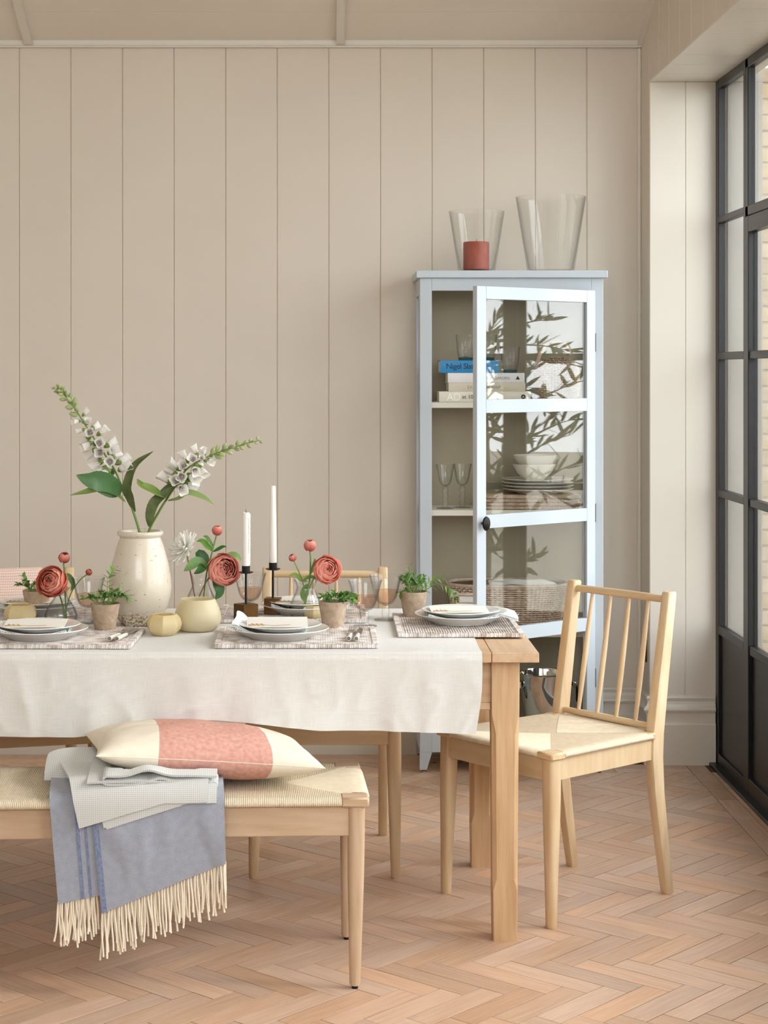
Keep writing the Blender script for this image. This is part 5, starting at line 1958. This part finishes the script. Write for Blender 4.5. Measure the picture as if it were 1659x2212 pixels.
def potted(label, x, yv, seed, n=70, spread=0.05, hgt=0.05, trail=(), lm_=(None,), scale=1.0, sz=(0.012, 0.021)):
    p_ = thing('potted_plant', label, 'plant', (x, yv, ZG), seed * 0.7, 'small green plants in peat pots')
    link('pot', pot_me, p_)
    link('soil', soil_me, p_)
    rp = random.Random(seed)
    sb = MB()
    stems = []
    for i in range(16):
        a = rp.uniform(0, 2 * math.pi)
        ln = rp.uniform(0.4, 1.0)
        b0 = Vector((0.022 * math.cos(a) * rp.random(), 0.022 * math.sin(a) * rp.random(), 0.068))
        tip = b0 + Vector((math.cos(a) * spread * ln * rp.uniform(0.5, 1), math.sin(a) * spread * ln * rp.uniform(0.5, 1), hgt * (1.25 - 0.6 * ln)))
        mid = (b0 + tip) / 2 + Vector((0, 0, 0.010))
        stems.append(catmull([b0, mid, tip], 5))
    for t_ in trail:
        stems.append(catmull([Vector(q) for q in t_], 6))
    for s in stems:
        sb.tube(s, [0.0012 - 0.0006 * i / len(s) for i in range(len(s))], 5)
    part('stems', sb, stem_m, p_)
    rot_ = Matrix.Rotation(-seed * 0.7, 4, 'Z')
    for i in range(n):
        s = stems[i % 16]
        t = rp.uniform(0.35, 1.0)
        q = min(int(t * (len(s) - 1)), len(s) - 2)
        d = (s[q + 1] - s[q]).normalized()
        dr = (d * 0.5 + Vector((rp.gauss(0, 0.6), rp.gauss(0, 0.6), rp.gauss(0.25, 0.45)))).normalized()
        place_leaf(p_, rp.choice((leaf_a, leaf_a, leaf_b, leaf_b, leaf_c)), s[q].lerp(s[q + 1], t * (len(s) - 1) - q), dr, rp.uniform(*sz), rp.uniform(-0.8, 0.8))
    for s in stems[16:]:
        for i in range(2, len(s), 2):
            d = (s[i] - s[i - 1]).normalized()
            for sg in (-1, 1):
                sd = Vector((-d.z, 0.3, d.x)) * sg
                place_leaf(p_, leaf_c if i % 4 else leaf_a, s[i], (d * 0.9 + sd).normalized(), rp.uniform(0.018, 0.026), rp.uniform(-0.5, 0.5))
    return p_


def rz(p, seed):                                       # trailing stems are written in world axes: undo the pot's turn
    a = -seed * 0.7
    return (p[0] * math.cos(a) - p[1] * math.sin(a), p[0] * math.sin(a) + p[1] * math.cos(a), p[2])


potted('bushy green plant in a peat pot left of the big vase', -0.630, 5.155, 1, 150, 0.062, 0.048,
       trail=[[rz(q, 1) for q in ((-0.01, 0, 0.07), (0.005, 0, 0.11), (0.008, 0, 0.15), (0.024, 0, 0.172))], [rz(q, 1) for q in ((0.01, 0, 0.07), (0.045, 0, 0.105), (0.064, 0, 0.10))]])
potted('small green plant in a peat pot at the far left behind the coral flower', -0.872, 5.46, 2, 80, 0.052, 0.048,
       trail=[[rz(q, 2) for q in ((0.0, 0, 0.07), (0.012, 0, 0.10), (0.024, 0, 0.125))], [rz(q, 2) for q in ((-0.01, 0, 0.07), (-0.03, 0, 0.10), (-0.04, 0, 0.12))]])
potted('low leafy green plant in a peat pot in front of the goblets', 0.012, 5.205, 3, 170, 0.060, 0.032, trail=[[rz(q, 3) for q in ((0.02, 0, 0.075), (0.042, 0, 0.085), (0.055, 0, 0.088))]])
potted('green plant with long trailing stems in a peat pot at the right', 0.252, 5.435, 4, 120, 0.046, 0.062,
       trail=[[rz(q, 4) for q in ((0.015, 0, 0.07), (0.045, -0.005, 0.108), (0.085, -0.01, 0.122))], [rz(q, 4) for q in ((0.02, 0, 0.07), (0.065, -0.01, 0.102), (0.105, -0.02, 0.093), (0.128, -0.02, 0.060))],
              [rz(q, 4) for q in ((0.0, 0, 0.07), (-0.012, 0, 0.11), (-0.014, 0, 0.155))], [rz(q, 4) for q in ((-0.01, 0, 0.07), (-0.026, -0.01, 0.085), (-0.038, -0.02, 0.080))]])

# ---------------------------------------------------------------- big cream vase with two foxgloves
bv = thing('ceramic_vase', 'big cream glazed ceramic vase with chipped rim and rough clay foot', 'vase', (-0.547, 5.31, ZG))
part('body', MB().lathe([(0, 0), (0.050, 0), (0.056, 0.003), (0.066, 0.018), (0.079, 0.050), (0.0885, 0.085), (0.0908, 0.110), (0.0885, 0.140), (0.081, 0.180), (0.071, 0.217), (0.063, 0.240), (0.0585, 0.2525),
                         (0.0605, 0.2555), (0.0650, 0.2585), (0.0672, 0.2640), (0.0660, 0.2695), (0.0620, 0.2720), (0.0570, 0.2715), (0.0535, 0.2670), (0.0525, 0.258), (0.056, 0.245), (0.066, 0.21), (0.08, 0.16), (0.084, 0.11), (0.06, 0.02), (0, 0.01)], 64), glaze, bv)

bell_prof = [(0.0016, 0.0), (0.0040, 0.002), (0.0052, 0.006), (0.0078, 0.013), (0.0092, 0.020), (0.0102, 0.026), (0.0128, 0.0305)]
bb = MB()
n_ = 20
rings = []
for r_, z in bell_prof:
    k = z / 0.0305
    rings.append([(r_ * (1 + 0.14 * k * math.cos(4 * 2 * math.pi * j / n_)) * math.cos(2 * math.pi * j / n_), r_ * (1 + 0.14 * k * math.cos(4 * 2 * math.pi * j / n_)) * math.sin(2 * math.pi * j / n_),
                   z + 0.006 * k ** 3 * (0.5 + 0.5 * math.cos(2 * math.pi * j / n_))) for j in range(n_)])
bb.rings(rings, True, False)
bell_me = bb.mesh('bell', bell_m)
cx_b = MB().rings([[(r_ * math.cos(2 * math.pi * j / 10), r_ * math.sin(2 * math.pi * j / 10), z + (0.004 if j % 2 and z > 0.007 else 0)) for j in range(10)] for r_, z in ((0.0008, -0.004), (0.0040, -0.0005), (0.0062, 0.004), (0.0072, 0.009))], True, False)
calyx_me = cx_b.mesh('calyx', pm('calyx_green', '66803c', '8aa055', 0.55, scale=40))
bud_me = MB().lathe([(0.0008, 0.0), (0.0034, 0.002), (0.0052, 0.007), (0.0046, 0.012), (0.0022, 0.0165), (0.0, 0.018)], 8).mesh('bud', pm('bud_green', '93a560', 'b7c488', 0.55, scale=60, rnd=0.2))


def aim(pos, d, roll=0.0, s=1.0):
    q = Vector(d).normalized().to_track_quat('Z', 'Y')
    return Matrix.Translation(pos) @ q.to_matrix().to_4x4() @ Matrix.Rotation(roll, 4, 'Z') @ Matrix.Scale(s, 4)


def blade_leaf(parent, spine, width, mat, label=None, facing=(0, -1, 0.4), n=30, fold=0.25, tip=1.0):
    sp = catmull(spine, max(2, n // (len(spine) - 1)))
    m_ = len(sp)
    P = np.zeros((m_, 5, 3))
    fc = Vector(facing).normalized()
    for i, p in enumerate(sp):
        t = i / (m_ - 1)
        d = (sp[min(i + 1, m_ - 1)] - sp[max(i - 1, 0)]).normalized()
        sd = d.cross(fc).normalized()
        nn = sd.cross(d).normalized()
        hw_ = width / 2 * (math.sin(math.pi * min(1, (t * 0.97 + 0.03) ** 0.8)) ** 0.85)
        for j in range(5):
            s = j / 2 - 1
            rag = 1 + 0.035 * (i % 2) * (abs(s) == 1)
            P[i, j] = p + sd * (s * hw_ * rag) + nn * (abs(s) ** 1.4 * hw_ * fold)
    o = part('leaf', MB().sheet(P), mat, parent)
    return o


def foxglove(label, pts, start, seed, bells, leaves):
    f_ = thing('foxglove_stem', label, 'flower', tuple(pts[0]), 0, 'white foxglove stems in the big vase')
    o_ = Vector(pts[0])
    sp = catmull([Vector(p) - o_ for p in pts], 8)
    part('stem', MB().tube(sp, [0.0042 - 0.0030 * i / (len(sp) - 1) for i in range(len(sp))], 8), stem_m, f_)
    rp = random.Random(seed)
    tot = len(sp) - 1
    for i in range(bells):
        k = i / (bells - 1)
        t = start + (1 - start) * k
        q = t * tot
        i0 = min(int(q), tot - 1)
        p = sp[i0].lerp(sp[i0 + 1], q - i0)
        d = (sp[i0 + 1] - sp[i0]).normalized()
        a = i * 2.4 + rp.uniform(-0.4, 0.4)
        x = d.cross(Vector((0, 1, 0))).normalized()
        y_ = d.cross(x)
        out = x * math.cos(a) + y_ * math.sin(a)
        if k < 0.44:
            s = 1.32 - 0.55 * k
            dd = (out * 1.0 + d * 0.15 + Vector((0, -0.25, -0.15))).normalized()
            base = p + out * 0.010
            b_o = link('bell', bell_me, f_, aim(base + dd * 0.004, dd, rp.uniform(0, 6), s))
            link('calyx', calyx_me, b_o)
        elif k < 0.55:
            dd = (out + d * 0.35).normalized()
            b_o = link('bell', bell_me, f_, aim(p + out * 0.007, dd, rp.uniform(0, 6), 0.75))
            link('calyx', calyx_me, b_o)
        else:
            dd = (out + d * 0.8).normalized()
            link('bud', bud_me, f_, aim(p + out * 0.003, dd, 0, 1.5 - 0.8 * (k - 0.55) / 0.45))
    for spine, w_, mat, fc in leaves:
        blade_leaf(f_, [Vector(q) - o_ for q in spine], w_, mat, facing=fc)
    return f_


YV = 5.31
A = lambda px, py, dy=0.0: at(px, py, YV + dy)
foxglove('tall white foxglove stem leaning left in the big vase', [A(310, 1215), A(302, 1152), A(283, 1092), A(264, 1052), A(248, 1016), A(222, 975), A(192, 930), A(160, 880), A(136, 850), A(121, 836)], 0.42, 5, 48, [
    ([A(262, 1064), A(243, 1054, -0.03), A(215, 1040, -0.06), A(190, 1036, -0.075), A(164, 1026, -0.08)], 0.062, leaf_dark, (0.1, -1, 0.1)),
    ([A(270, 1084), A(248, 1068, -0.02), A(215, 1058, -0.05), A(185, 1064, -0.07), A(150, 1070, -0.08)], 0.040, leaf_light, (0, -0.55, 1)),
    ([A(291, 1105), A(282, 1075, -0.02), A(276, 1050, -0.03), A(292, 1005, -0.03), A(332, 974, -0.02)], 0.036, leaf_olive, (-0.7, -1, 0.1))])
foxglove('white foxglove stem leaning right in the big vase', [A(312, 1215, 0.02), A(321, 1150, 0.01), A(342, 1108), A(362, 1075), A(384, 1043), A(402, 1015), A(432, 995), A(470, 978), A(515, 963), A(560, 951)], 0.42, 8, 44, [
    ([A(362, 1077), A(345, 1068, -0.03), A(325, 1058, -0.05), A(306, 1048, -0.06), A(296, 1034, -0.04)], 0.040, leaf_light, (0.3, -0.7, 1)),
    ([A(362, 1082), A(385, 1078, -0.02), A(408, 1066, -0.03), A(440, 1076, -0.04), A(464, 1092, -0.04)], 0.034, leaf_light, (0.1, -0.5, 1)),
    ([A(323, 1138), A(325, 1112, -0.02), A(335, 1085, -0.03), A(355, 1068, -0.02), A(388, 1042, -0.01)], 0.034, leaf_olive, (-0.4, -1, 0.2)),
    ([A(384, 1043), A(372, 1052, 0.02), A(352, 1066, 0.02), A(338, 1078, 0.01)], 0.030, leaf_olive, (-0.4, -1, 0.4))])


# ---------------------------------------------------------------- layered blooms
def shell_petal(name, rho, th_top, half, mat, flare=0.0, th_bot=150, nt=10, na=11):
    P = np.zeros((na, nt, 3))
    for i in range(na):
        u = i / (na - 1) * 2 - 1
        az = R(half) * u
        top = R(th_top) + 0.16 * abs(u) ** 2.6 + 0.05 * math.sin(u * 5 + rho * 900)
        for j in range(nt):
            t = j / (nt - 1)
            th = R(th_bot) + (top - R(th_bot)) * t
            r_ = rho * (1 + flare * t ** 3) * (1 + 0.05 * u)
            k = math.sin(R(th_bot)) / max(math.sin(th), 1e-3)
            azz = az * (0.35 + 0.65 * min(1, math.sin(min(math.pi / 2, t * 2.0))))
            P[i, j] = (r_ * math.sin(th) * math.cos(azz), r_ * math.sin(th) * math.sin(azz), r_ * math.cos(th))
    UV = np.stack(np.meshgrid(np.linspace(0, 1, na), np.linspace(0, 1, nt), indexing='ij'), -1)
    return MB().sheet(P, 0, UV).mesh(name, mat, angle=180)


def bloom(parent, center, normal, rad, mats, rings, seed):
    """rings: (radius share, top polar angle, petal half-width in degrees, count, flare)"""
    rp = random.Random(seed)
    q = Vector(normal).normalized().to_track_quat('Z', 'Y').to_matrix().to_4x4()
    for k, (f, top, half, cnt, flare) in enumerate(rings):
        me = shell_petal('petal', rad * f, top, half, mats[min(k, len(mats) - 1)], flare)
        for i in range(cnt):
            M = Matrix.Translation(center) @ q @ Matrix.Rotation(2 * math.pi * i / cnt + k * 1.1 + rp.uniform(-0.15, 0.15), 4, 'Z') @ Matrix.Rotation(rp.gauss(0, 0.05), 4, 'X') @ Matrix.Scale(rp.uniform(0.95, 1.05), 4)
            link('petal', me, parent, M)


RAN = [(1.0, 74, 44, 6, 0.16), (0.93, 60, 44, 6, 0.08), (0.83, 50, 46, 6, 0.04), (0.72, 42, 50, 5, 0.03), (0.59, 31, 52, 5, 0.02), (0.48, 27, 55, 5, 0.02), (0.37, 23, 60, 4, 0.0), (0.26, 18, 66, 4, 0.0), (0.16, 12, 70, 3, 0.0)]
BUD = [(1.0, 34, 70, 4, 0.0), (0.86, 24, 70, 4, 0.0), (0.7, 14, 75, 3, 0.0)]
PEO = [(1.0, 66, 46, 6, 0.10), (0.93, 56, 44, 6, 0.06), (0.86, 48, 44, 7, 0.04), (0.76, 52, 26, 8, 0.10), (0.64, 42, 28, 8, 0.12), (0.52, 40, 26, 7, 0.14), (0.40, 34, 30, 6, 0.15), (0.27, 30, 36, 5, 0.15), (0.17, 22, 60, 4, 0.1)]


def sepals(parent, center, normal, size, mat, n=5, tilt=0.9, seed=0):
    nrm = Vector(normal).normalized()
    x = nrm.orthogonal().normalized()
    y_ = nrm.cross(x)
    for i in range(n):
        a = 2 * math.pi * i / n + seed
        out = x * math.cos(a) + y_ * math.sin(a)
        base = Vector(center) - nrm * size * 0.55
        d = (out * 0.75 + nrm * tilt).normalized()
        o = place_leaf(parent, leaf_a, base, d, size * 0.95, name='sepal')
        o.name = 'sepal'


def flower(label, name, kind, center, normal, rad, stem_pts, mats, seed, leaves=(), stem_mat=None, group=None, stem_r=0.0022):
    base = Vector(stem_pts[-1])
    f_ = thing(name, label, 'flower', tuple(base), 0, group)
    c = Vector(center) - base
    nrm = Vector(normal).normalized()
    bloom(f_, c, nrm, rad, mats, kind, seed)
    sp = catmull([c - nrm * rad * 0.8] + [Vector(p) - base for p in stem_pts], 6)
    part('stem', MB().tube(sp, [stem_r] * len(sp), 8), stem_mat or stem_m, f_)
    sepals(f_, c, nrm, rad * (1.0 if kind is BUD else 0.8), leaf_m, 5, 0.9 if kind is BUD else 0.2, seed)
    for spine, w_, mat, fc in leaves:
        blade_leaf(f_, [Vector(q) - base for q in spine], w_, mat, facing=fc, n=10)
    return f_


def glass_vessel(label, x, yv, z, prof, wl, th_=0.0022, group='clear glass bud vases'):
    prof = prof[:2] + [(p.x, p.y) for p in catmull([(a, b, 0) for a, b in prof[2:]], 4)]
    g_ = thing('bud_vase', label, 'vase', (x, yv, z), 0, group)
    inner = [(max(0.0, r_ - th_), max(h_, 0.006)) for r_, h_ in prof[::-1]]
    part('glass', MB().lathe(prof + inner[:-1] + [(0, 0.006)], 48), glass_goblet, g_)
    wp = [(0, 0.0065)] + [(max(0, r_ - th_ - 0.0004), max(h_, 0.0068)) for r_, h_ in prof[1:] if h_ < wl]
    ra = float(np.interp(wl, [h_ for r_, h_ in prof[2:]], [r_ for r_, h_ in prof[2:]])) - th_ - 0.0004
    part('water', MB().lathe(wp + [(ra, wl), (0, wl)], 40), water, g_)
    return g_


# left bud vase with coral ranunculus
glass_vessel('low round clear glass bud vase at the left holding the large coral ranunculus', -0.780, 5.33, ZG,
             [(0, 0), (0.034, 0), (0.042, 0.004), (0.0475, 0.018), (0.0455, 0.034), (0.034, 0.056), (0.022, 0.072), (0.0175, 0.084), (0.0205, 0.096), (0.0275, 0.104)], 0.045)
B = lambda px, py, dy=0.0: at(px, py, 5.33 + dy)
flower('large coral ranunculus bloom in the left bud vase', 'ranunculus_flower', RAN, B(113, 1257, -0.055), (-0.28, -1, 0.38), 0.042, [B(128, 1283, -0.012), B(136, 1310), B(139, 1343)], [coral, coral, salmon, coral], 3)
flower('coral and pink half-open ranunculus high above the left bud vase', 'ranunculus_flower', BUD, B(139, 1205), (0.25, -0.4, 1), 0.0165, [B(139, 1235), B(141, 1280), B(143, 1343)], [pinkbud, coral, coral], 5,
       leaves=[([B(140, 1240), B(150, 1246), B(158, 1262), B(152, 1278)], 0.016, leaf_m, (0, -1, 0.2))])
flower('tiny coral ranunculus bud on a stem leaning right from the left bud vase', 'ranunculus_flower', BUD, B(192, 1236), (0.6, -0.3, 0.8), 0.0095, [B(172, 1254), B(152, 1285), B(136, 1343)], [coral], 6, stem_r=0.0016)
# middle pitcher-like vase with coral garden rose, bud, dahlia
glass_vessel('tall bubbled clear glass vase with the coral rose behind the yellow holders', -0.379, 5.42, ZG,
             [(0, 0), (0.038, 0), (0.046, 0.004), (0.0520, 0.022), (0.0500, 0.042), (0.041, 0.066), (0.030, 0.090), (0.0245, 0.106), (0.0262, 0.120), (0.0310, 0.134)], 0.075)
C = lambda px, py, dy=0.0: at(px, py, 5.42 + dy)
flower('large coral garden rose with crowded petals in the tall glass vase', 'garden_rose', PEO, C(482, 1231, -0.03), (0.42, -1, 0.22), 0.046, [C(450, 1250), C(432, 1285), C(420, 1322)], [salmon, salmon, salmon, coral, salmon], 7,
       leaves=[([C(462, 1247, -0.02), C(470, 1262, -0.03), C(474, 1280, -0.03), C(464, 1296, -0.03)], 0.034, leaf_dark, (0.5, -1, 0.2)),
               ([C(470, 1222), C(488, 1208, 0.02), C(508, 1200, 0.02), C(522, 1212, 0.02)], 0.028, leaf_m, (0.2, -1, 0.6))], stem_mat=stem_red)
flower('slim pink rose bud standing highest in the tall glass vase', 'garden_rose', BUD, C(469, 1146), (0.1, -0.2, 1), 0.0155, [C(464, 1170), C(455, 1205), C(446, 1240), C(436, 1322)], [pinkbud, salmon], 9,
       leaves=[([C(460, 1190), C(448, 1180), C(436, 1168), C(424, 1170)], 0.018, leaf_m, (0, -1, 0.6)), ([C(461, 1182), C(452, 1170), C(446, 1160), C(438, 1158)], 0.013, leaf_m, (0.4, -1, 0.4)),
               ([C(460, 1192), C(472, 1186), C(482, 1181), C(490, 1181)], 0.012, leaf_dark, (0, -1, 0.8)),
               ([C(448, 1218), C(440, 1206), C(430, 1196), C(424, 1206)], 0.032, leaf_dark, (0.3, -1, 0.2)),
               ([C(448, 1226), C(428, 1214, -0.03), C(412, 1224, -0.05), C(396, 1234, -0.05)], 0.034, leaf_m, (-0.2, -1, 0.5)),
               ([C(446, 1230), C(440, 1224, -0.04), C(432, 1232, -0.06), C(418, 1240, -0.06)], 0.028, leaf_dark, (0.1, -1, 0.6))])
dh = thing('white_dahlia', 'white dahlia with narrow pointed petals behind the big vase', 'flower', tuple(C(428, 1322)), 0)
hb_ = Vector(C(428, 1322))
cen = Vector(C(400, 1186)) - hb_
nrm = Vector((-0.75, -0.45, 0.5)).normalized()
q = nrm.to_track_quat('Z', 'Y').to_matrix().to_4x4()
P = np.zeros((9, 5, 3))
for i in range(9):
    t = i / 8
    hwd = 0.16 * math.sin(math.pi * min(1, 0.08 + 0.92 * t ** 1.15)) ** 0.8
    for j in range(5):
        s = j / 2 - 1
        P[i, j] = (s * hwd, t, 0.07 * s * s + 0.20 * t * t - 0.02)
dpet = MB().sheet(P).mesh('petal', white_petal, angle=180)
rd = random.Random(4)
for k, (cnt, el, ln) in enumerate(((13, -0.15, 0.060), (12, 0.18, 0.057), (11, 0.50, 0.051), (9, 0.82, 0.042), (6, 1.15, 0.030))):
    for i in range(cnt):
        a = 2 * math.pi * (i + 0.5 * (k % 2)) / cnt + rd.uniform(-0.12, 0.12)
        e_ = el + rd.uniform(-0.12, 0.12)
        M = Matrix.Translation(cen) @ q @ Matrix.Rotation(a, 4, 'Z') @ Matrix.Rotation(e_, 4, 'X') @ Matrix.Rotation(rd.gauss(0, 0.15), 4, 'Y') @ Matrix.Scale(ln * rd.uniform(0.9, 1.08), 4)
        link('petal', dpet, dh, M)
sp = catmull([cen - nrm * 0.004, Vector(C(405, 1205)) - hb_, Vector(C(412, 1240)) - hb_, Vector(C(420, 1285)) - hb_, Vector((0, 0, 0))], 6)
part('stem', MB().tube(sp, 0.0022, 8), stem_red, dh)
for i in range(5):
    place_leaf(dh, leaf_a, cen - nrm * 0.006, (q @ Vector((math.cos(i * 1.26), math.sin(i * 1.26), -0.5, 0))).to_3d(), 0.018).name = 'sepal'
# right bud vase with coral ranunculus
glass_vessel('clear glass bud vase with the pink ranunculus between plate and candlestick', -0.068, 5.43, ZG,
             [(0, 0), (0.036, 0), (0.044, 0.004), (0.0500, 0.020), (0.0485, 0.038), (0.040, 0.060), (0.031, 0.080), (0.0275, 0.092), (0.030, 0.104), (0.0370, 0.117)], 0.05)
D = lambda px, py, dy=0.0: at(px, py, 5.43 + dy)
flower('large salmon pink ranunculus bloom above the right bud vase', 'ranunculus_flower', RAN, D(705, 1231, -0.02), (0.42, -1, 0.25), 0.039, [D(678, 1250), D(664, 1285), D(655, 1330)], [salmon, salmon, salmon, salmon, coral], 13)
flower('tall round pink ranunculus bud above the right bud vase', 'ranunculus_flower', BUD, D(670, 1178), (0.05, -0.3, 1), 0.0185, [D(671, 1205), D(669, 1250), D(661, 1290), D(650, 1330)], [pinkbud, salmon], 15, stem_r=0.0026,
       leaves=[([D(671, 1240), D(677, 1225), D(680, 1212), D(678, 1206)], 0.012, leaf_m, (0.3, -1, 0.2)), ([D(664, 1256), D(650, 1252), D(636, 1240), D(622, 1246)], 0.014, leaf_light, (0, -1, 0.6)),
               ([D(664, 1262), D(656, 1275, -0.02), D(654, 1290, -0.02), D(662, 1304, -0.02)], 0.016, leaf_m, (0, -1, 0.1))])
flower('tiny pink ranunculus bud leaning left from the right bud vase', 'ranunculus_flower', BUD, D(632, 1205), (-0.35, -0.4, 1), 0.0115, [D(641, 1225), D(653, 1255), D(660, 1290), D(658, 1330)], [pinkbud, salmon], 17, stem_r=0.0018,
       leaves=[([D(655, 1254), D(666, 1247), D(678, 1247), D(690, 1256)], 0.012, leaf_m, (0, -1, 0.7))])
for o in bpy.data.objects:
    if o.parent is None and o.name.startswith('ranunculus_flower'):
        o['group'] = 'coral and pink ranunculus'
    if o.parent is None and o.name.startswith('garden_rose'):
        o['group'] = 'roses in the tall glass vase'
